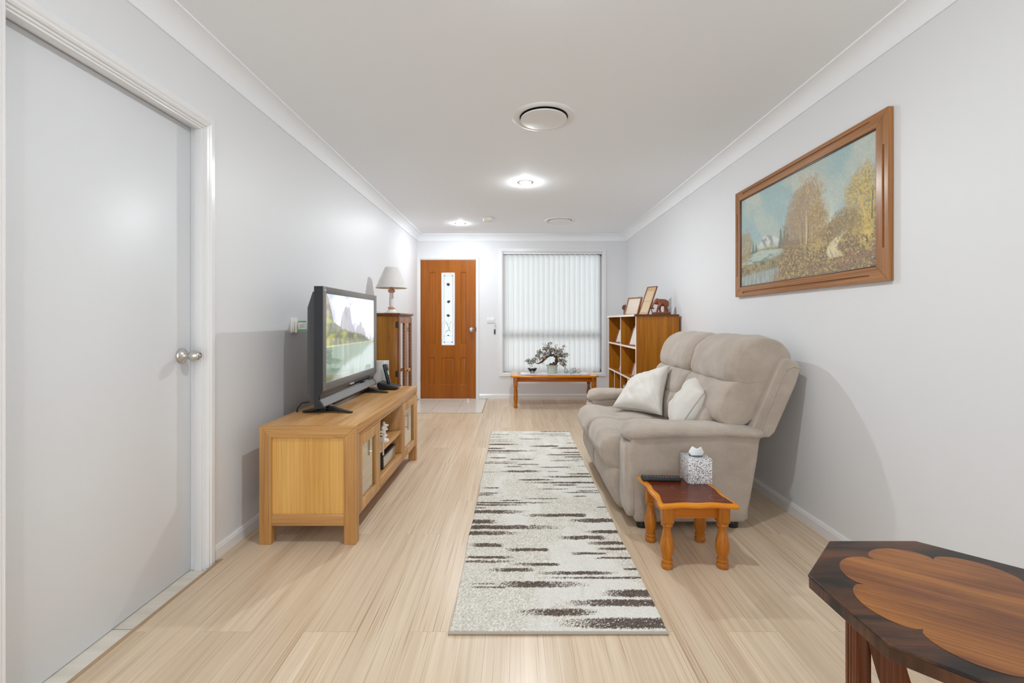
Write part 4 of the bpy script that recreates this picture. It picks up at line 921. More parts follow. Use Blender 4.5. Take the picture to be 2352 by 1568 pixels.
b.tube([E(1085, 520), E(1020, 580), E(975, 650), E(955, 720), E(965, 770), E(1000, 785), E(1025, 760), E(1010, 735)], [.018, .014, .011, .0085, .0075, .007, .0065, .005], 12)
def leg(pts, rr): b.tube([E(*p) for p in pts], rr, 12)
leg([(1270, 600, -.018), (1200, 700, -.02), (1155, 800, -.02), (1135, 870, -.02), (1130, 925, -.02)], [.022, .015, .0105, .010, .012])
leg([(1300, 620, .018), (1270, 740, .018), (1285, 820, .018), (1300, 925, .018)], [.018, .013, .0095, .011])
leg([(1470, 620, -.017), (1455, 740, -.018), (1440, 830, -.018), (1430, 925, -.018)], [.024, .015, .0105, .012])
leg([(1510, 640, .018), (1530, 760, .018), (1570, 840, .018), (1580, 925, .018)], [.021, .0135, .0095, .0115])
b.ell(E(1215, 530, -.024), (.016, .006, .026), rot=Matrix.Rotation(.3, 3, 'Y')); b.ell(E(1215, 530, .024), (.016, .006, .026), rot=Matrix.Rotation(.3, 3, 'Y'))
b.tube([E(1590, 540), E(1605, 620), E(1585, 700)], [.004, .003, .004], 8)
o = b.build('elephant_body', M_eleph); md = o.modifiers.new('r', 'REMESH'); md.mode = 'VOXEL'; md.voxel_size = .0018; md.use_smooth_shade = True
md = o.modifiers.new('s', 'SMOOTH'); md.iterations = 4; evalmesh(o); o.data.materials.clear(); o.data.materials.append(M_eleph)
for s in (-1, 1):
    b = W(r); b.tube([E(1040, 600, s*.012), E(1000, 640, s*.013), E(985, 660, s*.012)], [.0035, .0025, .001], 8); lab(b.build('tusk', mat('pale_tusk', (.55, .28, .12, 1), .3)), 'pale tusk')

# ================================================================== SOFA
r = SOFA = thing('recliner_sofa', (1.0, 3.17, 0), 'taupe corduroy two seat recliner sofa against the right wall', 'sofa')
def pillow(b, size, mtx, rad=.06, bulge=(.02, .02, .02), n=22, wr=.0, seed=0, e=4.0):
    """soft box: subdivided cube mapped to a superellipsoid-like rounded box with crowned faces"""
    sx, sy, sz = [s/2 for s in size]
    bm2 = bmesh.new(); bmesh.ops.create_cube(bm2, size=2)
    bmesh.ops.subdivide_edges(bm2, edges=bm2.edges[:], cuts=n, use_grid_fill=True)
    for v in bm2.verts:
        p = v.co.copy()
        q = Vector((p.x*sx, p.y*sy, p.z*sz))
        core = Vector((max(-sx+rad, min(sx-rad, q.x)), max(-sy+rad, min(sy-rad, q.y)), max(-sz+rad, min(sz-rad, q.z))))
        d = q-core
        if d.length > 1e-9: q = core+d.normalized()*rad*(max(abs(d.x), abs(d.y), abs(d.z))/rad)**.35 if max(abs(d.x), abs(d.y), abs(d.z)) < rad else core+d.normalized()*rad
        fx, fy, fz = (1-p.x**2), (1-p.y**2), (1-p.z**2)
        q.x += (1 if p.x > 0 else -1)*bulge[0]*fy**.6*fz**.6*abs(p.x)**3
        q.y += (1 if p.y > 0 else -1)*bulge[1]*fx**.6*fz**.6*abs(p.y)**3
        q.z += (1 if p.z > 0 else -1)*bulge[2]*fx**.6*fy**.6*abs(p.z)**3
        if wr:
            nn = mnoise.noise(Vector((q.x*9+seed, q.y*9, q.z*9)))+.5*mnoise.noise(Vector((q.x*22, q.y*22+seed, q.z*22)))
            q += d.normalized()*nn*wr if d.length > 1e-9 else Vector((0, 0, 0))
        v.co = mtx @ q
    me = bpy.data.meshes.new('tmp'); bm2.to_mesh(me); bm2.free(); b.bm.from_mesh(me); bpy.data.meshes.remove(me)
    return b
def ribbed_profile(b, prof, y0, y1, edge=.05, n=30, crown=0.0, wr=.006, seed=0, pinch=.35, cen=None, edge2=None, pinch2=None, gath=.0035):
    """closed x-z outline swept along y with rounded, slightly gathered ends"""
    cx = sum(p[0] for p in prof)/len(prof) if cen is None else cen[0]; cz = sum(p[1] for p in prof)/len(prof) if cen is None else cen[1]
    n = 84; zlo = min(p[1] for p in prof); edge2 = edge2 or edge; pinch2 = pinch2 or pinch
    rings = []; m = len(prof)
    # densify outline with Catmull-Rom
    P = []
    for i in range(m):
        p0, p1, p2, p3 = [Vector(prof[(i+k) % m]) for k in (-1, 0, 1, 2)]
        for k in range(5):
            t = k/5; P.append(.5*((2*p1)+(p2-p0)*t+(2*p0-5*p1+4*p2-p3)*t*t+(3*p1-p0-3*p2+p3)*t**3))
    for j in range(n+1):
        a = j/n; s = .5-.5*math.cos(PI*a)          # denser at ends
        y = y0+(y1-y0)*s; de = min(y-y0, y1-y)
        lowend = (y-y0) < (y1-y); ed, pi_ = (edge, pinch) if lowend else (edge2, pinch2)
        k = 1.0 if de >= ed else math.sqrt(max(0, 1-(1-de/ed)**2))
        k = pi_+(1-pi_)*k+crown*math.sin(PI*s)
        ring = []
        for i, p in enumerate(P):
            q = Vector((cx+(p.x-cx)*k, y, cz+(p.y-cz)*k))
            w_ = wr*(mnoise.noise(Vector((i*.22+seed, y*11, seed)))+.6*mnoise.noise(Vector((i*.06, y*30, seed+4)))*(1-min(1, de/(edge*2))))
            gm_ = gath*math.exp(-max(0, p.y-zlo)/.045)*(.3+.7*mnoise.noise(Vector((y*6, seed, 1))))
            w_ += gm_*math.sin(y*2*PI/.021+3*mnoise.noise(Vector((y*9, p.y*8, seed))))
            d = Vector((p.x-cx, 0, p.y-cz)); 
            if d.length > 0: q += d.normalized()*w_
            ring.append(b.bm.verts.new(q))
        rings.append(ring)
    M = len(P)
    for A, B in zip(rings, rings[1:]):
        for i in range(M): b.bm.faces.new((A[i], A[(i+1) % M], B[(i+1) % M], B[i]))
    b.bm.faces.new(rings[0][::-1]); b.bm.faces.new(rings[-1]); return b
SY0, SY1 = 2.455, 3.885; AW = .205
ys0, ys1, ymid = SY0+AW-.015, SY1-AW+.015, (SY0+SY1)/2
# base frame and feet
b = W(r); b.box(.70, 1.27, SY0+.02, SY1-.02, .05, .30, .01); b.build('base', M_sofa)
for (fx, fy) in ((.70, SY0+.06), (1.20, SY0+.06), (.70, SY1-.06), (1.20, SY1-.06)):
    b = W(r); b.lathe([(.028, 0), (.03, .004), (.03, .036), (.024, .05)], (fx, fy, 0), 20); b.build('foot', M_dark)
for side in (0, 1):
    ya, yb2 = (SY0, SY0+AW) if side == 0 else (SY1-AW, SY1)
    b = W(r)   # arm side panel: tapering outline in x-z, soft edges
    out = [(.652, .038), (.640, .12), (.625, .25), (.622, .40), (.630, .50), (.70, .53), (1.30, .52), (1.335, .50), (1.320, .38), (1.285, .18), (1.255, .038)]
    b.prism(out, ya+.014, yb2-.014, 'xz'); o = b.build('arm_panel', M_sofa, angle=60); md = o.modifiers.new('b', 'BEVEL'); md.width = .018; md.segments = 4; md.limit_method = 'ANGLE'; md.angle_limit = .9; evalmesh(o)
    b = W(r)   # padded arm top: section in y-z swept along x (rounded front end)
    n = 34; rings = []
    for j in range(n+1):
        s = j/n; x = .600+(1.345-.600)*s
        df = x-.600; k = math.sqrt(max(0, 1-(1-min(1, df/.085))**2)) if df < .085 else 1
        dbk = 1.345-x; k2 = .86+.14*min(1, dbk/.03)
        zt_ = .570-.030*max(0, (s-.55)/.45)**1.3+.004*math.sin(s*9); hw = (.112+.004*math.sin(s*7))
        zb_ = .470+.018*min(1, s*3)
        ring = []
        for i in range(24):
            a = 2*PI*i/24; cy, sy = math.cos(a), math.sin(a)
            yy = (abs(cy)**.75)*(1 if cy > 0 else -1)*hw*(.35+.65*k)*k2; zz = (abs(sy)**.8)*(1 if sy > 0 else -1)*(zt_-zb_)/2*(.25+.75*k)*k2
            w_ = .005*math.sin(a*14+x*60)*max(0, 1-df/.09)*.5+.0035*mnoise.noise(Vector((x*25, yy*20, zz*20+side)))*(1+2*(1-k))
            ring.append(b.bm.verts.new((x, (ya+yb2)/2+yy+w_, (zt_+zb_)/2+zz-.02*(1-k)+w_)))
        rings.append(ring)
    for A, B in zip(rings, rings[1:]):
        for i in range(24): b.bm.faces.new((A[i], A[(i+1) % 24], B[(i+1) % 24], B[i]))
    b.bm.faces.new(rings[0][::-1]); b.bm.faces.new(rings[-1])
    # gathered pleats on the front end of the roll
    b.build('armrest_pad', M_sofa, angle=70)
    # front facing strip of the arm
    b = W(r); yc_ = (ya+yb2)/2
    pillow(b, (.055, AW-.03, .40), Matrix.Translation((.632, yc_, .27)), .022, (.006, .004, .002), 12, .002, side); b.build('arm_front', M_sofa, angle=70)
# footrest + seats, one per seat
for k, (ya, yb2) in enumerate(((ys0, ymid), (ymid, ys1))):
    e0 = .004; 
    seat = [(1.16, .425), (.98, .455), (.86, .462), (.74, .448), (.66, .462), (.58, .462), (.53, .435), (.508, .390), (.512, .340), (.540, .290), (.585, .262), (.66, .265), (.80, .30), (1.16, .30)]
    b = W(r); ribbed_profile(b, seat, ya+e0-.012, yb2-e0+.012, .055, 44, .03, .005, 3+k, .70, (.80, .365)); lab(b.build('seat_cushion', M_sofa, angle=80), 'padded waterfall seat cushion')
    fr_ = [(.70, .285), (.60, .300), (.565, .285), (.545, .235), (.548, .17), (.575, .10), (.605, .045), (.64, .030), (.70, .035)]
    b = W(r); ribbed_profile(b, fr_, ya+e0-.004, yb2-e0+.004, .055, 36, .02, .004, 8+k, .66, (.66, .17)); b.build('footrest_panel', M_sofa, angle=80)
def wl(z, off=0): return 1.300+.405*(z-.54)+off
cols = ((SY0+.075, ymid), (ymid, SY1-.075))
for k, (ya, yb2) in enumerate(cols):
    la, lb = (ya+.10, yb2) if k == 0 else (ya, yb2-.10)
    lum = [(wl(.44), .44), (1.075, .44), (1.060, .50), (1.085, .575), (1.13, .625), (1.20, .64), (wl(.62), .62)]
    b = W(r); ribbed_profile(b, lum, la+.003, lb-.003, .05, 30, .02, .004, 12+k, .80 if k == 0 else .62, (1.25, .53), .05, .62 if k == 0 else .8); b.build('lumbar_cushion', M_sofa, angle=80)
    mid = [(wl(.57), .57), (1.22, .545), (1.145, .565), (1.125, .630), (1.155, .710), (1.19, .770), (1.24, .800), (1.32, .805), (wl(.80, .03), .80)]
    b = W(r); ribbed_profile(b, mid, ya+.006, yb2-.002, (.045, .10)[k], 34, .02, .004, 15+k, (.90, .68)[k], (1.33, .69), (.08, .045)[k], (.68, .90)[k]); b.build('middle_cushion', M_sofa, angle=80)
    hd_ = [(wl(.80, .03), .78), (1.30, .765), (1.225, .775), (1.195, .820), (1.205, .890), (1.235, .960), (1.285, 1.015), (1.35, 1.043), (1.43, 1.045), (1.51, 1.010), (1.555, .950), (1.555, .88), (1.50, .80)]
    b = W(r); ribbed_profile(b, hd_, ya+.004, yb2-.002, (.09, .13)[k], 44, .025, .006, 18+k, (.80, .62)[k], (1.39, .90), (.11, .09)[k], (.62, .80)[k]); b.build('headrest_cushion', M_sofa, angle=80)
# back wings (outer side frames of the backrest)
for side in (0, 1):
    ya, yb2 = (SY0+.045, SY0+.135) if side == 0 else (SY1-.135, SY1-.045)
    o0 = [(1.285, .50), (1.30, .54), (1.452, .895), (1.475, .925), (1.505, .930), (1.560, .900), (1.575, .87), (1.545, .78), (1.43, .52), (1.40, .49)]
    b = W(r); b.prism(o0, ya, yb2, 'xz'); o = b.build('back_wing', M_sofa, angle=60); md = o.modifiers.new('b', 'BEVEL'); md.width = .012; md.segments = 4; md.limit_method = 'ANGLE'; md.angle_limit = .5; evalmesh(o)
    yo = ya-.0015 if side == 0 else yb2+.0015
    b = W(r); b.tube([(1.340, yo, .515), (1.40, yo, .665), (1.462, yo, .815), (1.49, yo, .865), (1.53, yo, .882), (1.572, yo, .872)], .0035, 8); b.build('piping', M_sofa, o)
b = W(r); b.prism([(1.33, .30), (1.30, .54), (1.44, .88), (1.535, .88), (1.40, .52), (1.30, .30), (1.24, .10), (1.18, .10)], SY0+.10, SY1-.10, 'xz'); b.build('back_shell', M_sofa, angle=40)

# cushions
def throw(name, C4, th, label, seed, fold=.0):
    A, Bq, Cq, D = [Vector(p) for p in C4]    # corners: bottom-left, bottom-right, top-right, top-left
    cen = (A+Bq+Cq+D)/4; r = thing(name, cen, label, 'cushion', 'ivory cushions on the sofa')
    nrm = ((Bq-A).cross(D-A)).normalized()
    N = 36
    b = MB()
    def f(sgn):
        def g_(u, v):
            pu = u+.045*math.sin(PI*u*2)*0; 
            # edges pull in between the corners
            iu = (u-.5)*(1-.10*math.sin(PI*v))+.5; iv = (v-.5)*(1-.10*math.sin(PI*u))+.5
            p = (A*(1-iu)+Bq*iu)*(1-iv)+(D*(1-iu)+Cq*iu)*iv
            h = (max(0, 1-(2*u-1)**2)*max(0, 1-(2*v-1)**2))**.42*th/2
            wv = mnoise.noise(Vector((u*3.1+seed, v*2.3, seed)))*.9+.5*mnoise.noise(Vector((u*7+seed, v*6, 2)))
            edge = min(u, 1-u, v, 1-v)
            h *= 1+.22*wv*min(1, edge*6)
            h += .012*mnoise.noise(Vector((u*2.2+v*4.5+seed, (v-u)*1.2, seed*3)))*min(1, edge*5)
            h += .006*mnoise.noise(Vector(((u+v*.6)*14, (u-v)*2.5, seed)))*min(1, edge*8)
            return p+nrm*sgn*h-cen
        return g_
    b.grid(f(1), N, N); b.grid(f(-1), N, N)
    b.build('cover', M_cush, r, weld=True, angle=80)
    b = MB(); pts = []
    g_ = f(0)
    for i in range(N*1): pts.append(g_(i/N, 0))
    for i in range(N): pts.append(g_(1, i/N))
    for i in range(N): pts.append(g_(1-i/N, 1))
    for i in range(N): pts.append(g_(0, 1-i/N))
    b.tube(pts, .0032, 6, closed=True); b.build('piping', M_piping, r, angle=80)
    return r
throw('throw_cushion', ((.735, 3.44, .485), (1.01, 3.13, .485), (1.175, 3.45, .800), (.935, 3.67, .665)), .17, 'ivory satin cushion leaning on the far seat of the sofa', 1)
throw('throw_cushion', ((1.03, 3.03, .470), (.94, 2.67, .470), (1.13, 2.72, .705), (1.275, 3.03, .775)), .20, 'ivory satin cushion tucked behind the near sofa armrest', 7)

# ================================================================== SMALL SIDE TABLE
sx0, sx1, syA, syB, sz = .646, 1.006, 2.03, 2.42, .310
r = thing('side_table', ((sx0+sx1)/2, (syA+syB)/2, 0), 'small orange wooden side table with wavy edge beside the sofa', 'side table')
def wavy(x0, x1, y0, y1, amp, ins=0, n=24):
    pts = []
    def prof(t):  # 0 at corners, waves: corners stick out
        return amp*(math.cos(2*PI*t*1)*.5+.5)**1.6-amp*.35*math.sin(PI*t)**6*0
    for i in range(n): t = i/n; pts.append((x0+ins+(x1-x0-2*ins)*t, y0+ins+amp-prof(t)+amp*.6*math.sin(PI*t)**8*-1))
    for i in range(n): t = i/n; pts.append((x1-ins-amp+prof(t)+amp*.6*math.sin(PI*t)**8, y0+ins+(y1-y0-2*ins)*t))
    for i in range(n): t = i/n; pts.append((x1-ins-(x1-x0-2*ins)*t, y1-ins-amp+prof(t)+amp*.6*math.sin(PI*t)**8))
    for i in range(n): t = i/n; pts.append((x0+ins+amp-prof(t)-amp*.6*math.sin(PI*t)**8, y1-ins-(y1-y0-2*ins)*t))
    return pts
b = W(r); b.prism(wavy(sx0, sx1, syA, syB, .020), sz-.022, sz-.0002, 'xy'); o = b.build('tabletop', M_jarrahx, angle=50); md = o.modifiers.new('b', 'BEVEL'); md.width = .009; md.segments = 4; md.limit_method = 'ANGLE'; md.angle_limit = 1.0; evalmesh(o)
b = W(r); b.prism(wavy(sx0, sx1, syA, syB, .020, .022), sz-.003, sz+.0006, 'xy'); TP = b.build('inlay', M_redtop, smooth=False); lab(TP, 'dark red wood inset panel')
b = W(r); b.tube([(.935+.030*math.cos(a), 2.115+.030*math.sin(a), sz+.0006) for a in [2*PI*i/40 for i in range(40)]], .0009, 5, closed=True, flat=.35); b.tube([(.80+.024*math.cos(a), 2.25+.024*math.sin(a), sz+.0006) for a in [2*PI*i/40 for i in range(9, 27)]], .0006, 5, flat=.35)
lab(b.build('water_ring', mat('water_ring_mark', (.30, .13, .10, 1), .35), TP), 'pale water ring mark')
LX, LY = (.698, .953), (2.092, 2.345)
b = W(r); b.box(LX[0]+.02, LX[1]-.02, LY[0]-.012, LY[0]+.006, sz-.080, sz-.022, .002); b.box(LX[0]+.02, LX[1]-.02, LY[1]-.006, LY[1]+.012, sz-.080, sz-.022, .002); b.box(LX[0]-.012, LX[0]+.006, LY[0]+.02, LY[1]-.02, sz-.080, sz-.022, .002); b.box(LX[1]-.006, LX[1]+.012, LY[0]+.02, LY[1]-.02, sz-.080, sz-.022, .002); b.build('apron', M_jarrahap)
for x in LX:
    for y in LY:
        b = W(r); turned(b, x, y, sz-.022, .078, .052, .034); b.build('leg', M_jarrah)
# remote
r = thing('remote_control', (.752, 2.345, sz), 'black television remote control lying on the small side table', 'remote control')
mm = Matrix.Translation((.752, 2.350, sz+.011)) @ Matrix.Rotation(math.radians(-3), 4, 'Z')
b = W(r); b.box(-.098, .098, -.024, .024, -.010, .009, .006, 3, mtx=mm); RB = b.build('body', M_darkmatte)
random.seed(2); cols_ = [(.12, .12, .13, 1)]*7+[(.40, .02, .02, 1), (.02, .18, .05, 1), (.35, .25, .02, 1), (.02, .08, .35, 1)]
for i in range(13):
    for j in range(4):
        c = random.choice(cols_) if j in (0, 3) or i in (3, 9) else (.12, .12, .13, 1)
        if random.random() < .1: continue
        b = W(r); x = -.085+i*.0138; y = -.0155+j*.0104; b.box(x-.0045, x+.0045, y-.0032, y+.0032, .0085, .0108, .0008, 1, mtx=mm)
        b.build('button', mat('button_%d' % (int(c[0]*100)+int(c[1]*1000)+int(c[2]*7777)), c, .4), RB)
# tissue box
txx, tyy = (.873, .993), (2.292, 2.405)
r = thing('tissue_box', (.932, 2.35, sz), 'white tissue box with black speckles on the small side table', 'tissue box')
def dots():
    m, nt, b = newmat('speckled_card'); L = nt.links; tc = nt.nodes.new('ShaderNodeTexCoord')
    v = nt.nodes.new('ShaderNodeTexVoronoi'); v.inputs['Scale'].default_value = 190; v.inputs['Randomness'].default_value = .75; L.new(tc.outputs['Object'], v.inputs['Vector'])
    rr = ramp(nt, [(.37, (.015, .015, .02, 1)), (.46, (.80, .80, .82, 1))]); L.new(v.outputs['Distance'], rr.inputs[0]); L.new(rr.outputs[0], b.inputs['Base Color']); b.inputs['Roughness'].default_value = .25
    return m
b = W(r)
b.box(txx[0], txx[1], tyy[0], tyy[1], sz+.001, sz+.128, .0015); b.build('carton', dots())
b = W(r); b.lathe([(.032, .1283), (.034, .1288), (0, .1288)], (.933, 2.349, sz), 28); b.build('opening', M_dark)
def tiss(u, v, k=0):
    tops = [(0, .018), (.27, .047), (.5, .036), (.76, .048), (1, .014)]
    for (a0, h0), (a1, h1) in zip(tops, tops[1:]):
        if a0 <= u <= a1: h = h0+(h1-h0)*(u-a0)/(a1-a0)
    x = .936+(u-.5)*(.046+.036*v)
    return (x, 2.349+k*.010*(1-v)+.008*math.sin(u*7+k)*v+.004*k, sz+.122+(h+.006)*v)
b = W(r); b.grid(tiss, 33, 8); b.grid(lambda u, v: tiss(1-u*.94, v*.9, 1), 33, 8)
o = b.build('tissue', mat('white_tissue', (.86, .86, .87, 1), .8), angle=80); md = o.modifiers.new('s', 'SOLIDIFY'); md.thickness = .0006; evalmesh(o)

# ================================================================== OCTAGONAL TABLE
oc = Vector((.93, .915)); ot = .56; ap = .270
r = thing('octagonal_table', (oc.x, oc.y, 0), 'octagonal dark walnut side table with scalloped burl inlay in front', 'side table')
R8 = ap/math.cos(PI/8); o8 = [(oc.x+R8*math.cos(PI/8+i*PI/4), oc.y+R8*math.sin(PI/8+i*PI/4)) for i in range(8)]
b = W(r); b.prism(o8, ot-.007, ot, 'xy'); o = b.build('tabletop', M_walnut, angle=30); md = o.modifiers.new('b', 'BEVEL'); md.width = .004; md.segments = 3; evalmesh(o)
b = W(r); o8b = [(oc.x+(x-oc.x)*.992, oc.y+(y-oc.y)*.992) for x, y in o8]; b.prism(o8b, ot-.030, ot-.006, 'xy'); o = b.build('edge_band', M_walnutedge, angle=30); md = o.modifiers.new('b', 'BEVEL'); md.width = .0015; md.segments = 2; evalmesh(o)
b = W(r); pts = []
for i in range(256):
    a = 2*PI*i/256; rr = .188+.040*abs(math.cos(4*a))**.5
    pts.append((oc.x+rr*math.cos(a), oc.y+rr*math.sin(a)))
b.prism(pts, ot-.001, ot+.0006, 'xy'); lab(b.build('inlay', M_burl, smooth=False), 'golden burl flower inlay')
for i in range(4):
    a = PI/4+i*PI/2
    px, py = oc.x+math.copysign(.165, math.cos(a)), oc.y+(.100 if math.sin(a) > 0 else -.150)
    w_ = .017
    b = W(r); b.box(px-w_, px+w_, py-w_, py+w_, 0, ot-.030, .002)
    s = math.copysign(1, math.cos(a))
    for dy in (-.009, 0, .009): b.box(px+s*w_-.0015, px+s*w_+.0025, py+dy-.0025, py+dy+.0025, .02, ot-.035, .001)
    b.build('leg', M_legwood)
    # arched bracket sweeping from the leg head to the centre post
    b = W(r); outer = []; inner = []
    for k in range(13):
        t_ = k/12; d = .018+.10*(t_**1.6); z = ot-.030-.34*t_
        outer.append((d-.012-.012*t_, z)); inner.append((d+.035+.010*(1-t_), z))
    poly = outer+inner[::-1]
    ang = math.atan2(oc.y-py, oc.x-px)
    mtx = Matrix.Translation((px, py, 0)) @ Matrix.Rotation(ang, 4, 'Z')
    b.prism(poly, -.011, .011, 'xz', mtx=mtx); b.build('bracket', M_legwood)
b = W(r); b.box(oc.x-.045, oc.x+.045, oc.y-.035, oc.y+.035, .02, ot-.34, .004); b.box(oc.x-.17, oc.x+.17, oc.y-.105, oc.y+.105, .11, .128, .003); b.build('stretcher', M_legwood)

# ================================================================== RUG
RX0, RX1, RY0, RY1 = -.240, .552, 1.643, 4.645
NX, NY = 200, 740
xs = RX0+(np.arange(NX)+.0)/(NX-1)*(RX1-RX0); ysr = RY0+(np.arange(NY)+.0)/(NY-1)*(RY1-RY0)
XX, YY = np.meshgrid(xs, ysr, indexing='ij')
S = 1045.3/YY; PX = 1183+XX*S; PY = 738+1.13*S        # pattern table was read off as strokes seen in perspective; convert to rug units
ZX = (PX-1000)*3.016; ZY = (PY-960)*3.016
rng = np.random.RandomState(5)
inten = np.zeros_like(ZX)
st = [(380,520,122,3,.6,.1,.1),(720,930,101,4,.7,.1,0),(540,930,118,4,.5,.3,.1),(740,940,130,4,.5,.3,0),(380,480,140,3,.6,0,.3),(560,760,153,4,.7,.3,.3),(370,560,160,3,.6,0,.4),(365,560,172,3,.7,0,.3),
(362,600,190,8,.95,0,.4),(620,860,203,9,.95,.5,.1),(890,970,181,3,.7,.3,0),(357,500,219,8,.95,0,.4),(780,1000,217,8,.95,.4,0),(350,760,236,9,.95,0,.6),(860,980,247,6,.9,.3,0),(355,580,250,5,.6,0,.5),(740,1000,263,6,.95,.3,0),
(870,1010,278,6,.9,.3,0),(350,500,285,6,.95,.4,.2),(500,690,295,6,.95,.2,.2),(940,1020,294,4,.6,.2,0),(770,1000,304,4,.8,.3,.1),(340,600,313,3,.7,0,.4),(340,600,322,5,.8,0,.4),(560,725,331,5,.8,.2,.1),(480,610,345,5,.8,.2,.2),
(700,950,351,6,.9,.3,.2),(980,1040,343,3,.7,.3,0),(430,760,379,12,.95,.3,.3),(320,450,384,3,.6,.1,.3),(760,870,380,6,.5,.3,.3),(880,1085,397,9,.9,.6,0),(690,1090,417,10,.95,.5,0),(540,850,438,10,.95,.3,.3),(560,1110,458,10,.95,.5,0),
(800,1000,475,8,.9,.3,.2),(310,450,495,7,.8,.4,.2),(680,950,503,5,.8,.3,.3),(950,1130,490,4,.6,.3,0),(950,1140,515,6,.8,.3,0),(850,1140,527,7,.8,.4,0),(290,450,532,6,.9,.2,.2),(280,420,543,7,.9,0,.4),(940,1050,554,5,.9,.3,.2),
(600,860,570,5,.95,.2,.2),(420,620,583,6,.95,.3,.3),(270,900,599,9,.95,0,.5),(260,700,614,9,.95,0,.6),(260,370,634,7,.8,0,.4),(250,700,662,22,1.1,0,.65),(560,1050,687,20,1.1,.5,.05),(1110,1200,630,5,.9,.2,0),(235,450,731,26,1.1,0,.4),
(880,1240,723,24,1.1,.5,0),(230,1000,770,26,1.1,0,.65),(215,640,811,24,1.0,0,.6),(1010,1270,802,20,1.0,.5,0),(830,1200,843,24,1.1,.4,.15),(1020,1320,881,20,1.0,.5,0),(230,480,895,24,1.0,.3,.2),(470,790,927,18,1.0,.3,.05),
(1090,1340,922,16,1.0,.5,0),(920,1210,954,15,1.0,.3,.3),(205,560,981,16,1.0,.1,.3),(1080,1370,985,12,1.0,.3,0),(190,600,1010,15,.9,.1,.5),(500,860,1030,18,1.0,.5,.05),(320,700,1068,22,1.0,.5,.2),(1290,1410,1063,14,1.0,.3,0),
(650,1290,1090,22,1.0,.4,.3),(620,1440,1124,13,.95,.6,0),(400,1150,1170,42,1.15,.25,.6),(240,500,1190,10,.9,.3,.1),(220,420,1165,7,.9,.3,.1),(1110,1500,1233,48,1.1,.5,0),(830,1540,1300,44,1.15,.5,0),(500,1180,1365,48,1.15,.45,.4),(800,1620,1442,70,1.15,.5,0)]
for (a0, a1, y, h, d, fl, fr) in st:
    L_ = a1-a0
    tp = 1; jit = (fbm(ZX/40, ZY/12+y, 3)-.5)*min(h*.5, 10)
    f = np.ones_like(ZX)
    f *= sstep(a0-4, a0+max(8, min(.7, fl*1.1)*L_), ZX) if fl > 0 else 1.0
    f *= 1-sstep(a1-max(8, min(.7, fr*1.1)*L_), a1+4, ZX) if fr > 0 else 1.0
    tp = .55+.45*np.sqrt(np.clip(f, 0, 1))
    my = 1-sstep(h*.40*tp, (h*.62+1)*tp, np.abs(ZY+jit-y))
    inten = np.maximum(inten, my*f**.8*min(d, 1.0))
grain = rng.rand(*inten.shape)
dark = (inten*1.02 > .10+.95*grain).astype(float)*(.80+.2*rng.rand(*inten.shape))
beige = sstep(.38, .62, fbm(XX*9, YY*4, 60)+.30*sstep(.25, -.15, XX)*sstep(2.9, 1.7, YY)+.12*sstep(.2, -.2, XX)-.03)
halo = np.clip(inten*1.8, 0, 1)
img = np.zeros(ZX.shape+(3,)); img[:] = np.array([.76, .74, .685])
img = img*(1-(beige*.42*(.35+.65*(rng.rand(*ZX.shape) > .5)))[..., None])+np.array([.50, .425, .33])*(beige*.42*(.35+.65*(rng.rand(*ZX.shape) > .5)))[..., None]*1.0
img = img*(1-(halo*.6*(rng.rand(*ZX.shape) > .3))[..., None])+np.array([.52, .43, .34])*(halo*.6*(rng.rand(*ZX.shape) > .3))[..., None]
img = np.clip(img, 0, .85)
img = img*(1-dark[..., None])+np.array([.085, .058, .045])*dark[..., None]
img *= (.93+.14*rng.rand(*ZX.shape))[..., None]
r = thing('runner_rug', ((RX0+RX1)/2, (RY0+RY1)/2, 0), 'long cream runner rug with dark brown streaks on the floor', 'rug')
hgt = .0105+.0028*rng.rand(NX, NY)
cnt = [0]
def rp(u, v):
    i = int(round(u*(NX-1))); j = int(round(v*(NY-1)))
    z = hgt[i, j]; 
    if i in (0, NX-1) or j in (0, NY-1): z = .004
    wob = .003*math.sin(v*19)+.002*math.sin(v*47)
    return (RX0+u*(RX1-RX0)+wob*(1 if i in (0, NX-1) else .8), RY0+v*(RY1-RY0), z)
pile = painted('pile', img, rp, NX, NY, attr_mat('rug_pile', .95, bump=.5, bscale=500, spec=.1), r, r)
b = W(r); b.box(RX0+.002, RX1-.001, RY0+.001, RY1, .001, .0055); b.tube([(RX0-.002+.8*i/20*.995, RY0, .006) for i in range(21)], .0055, 8); b.tube([(RX0-.002+.8*i/20*.995, RY1, .006) for i in range(21)], .0055, 8)
lab(b.build('binding', mat('rug_binding', (.42, .37, .31, 1), .9)), 'beige woven edge binding')

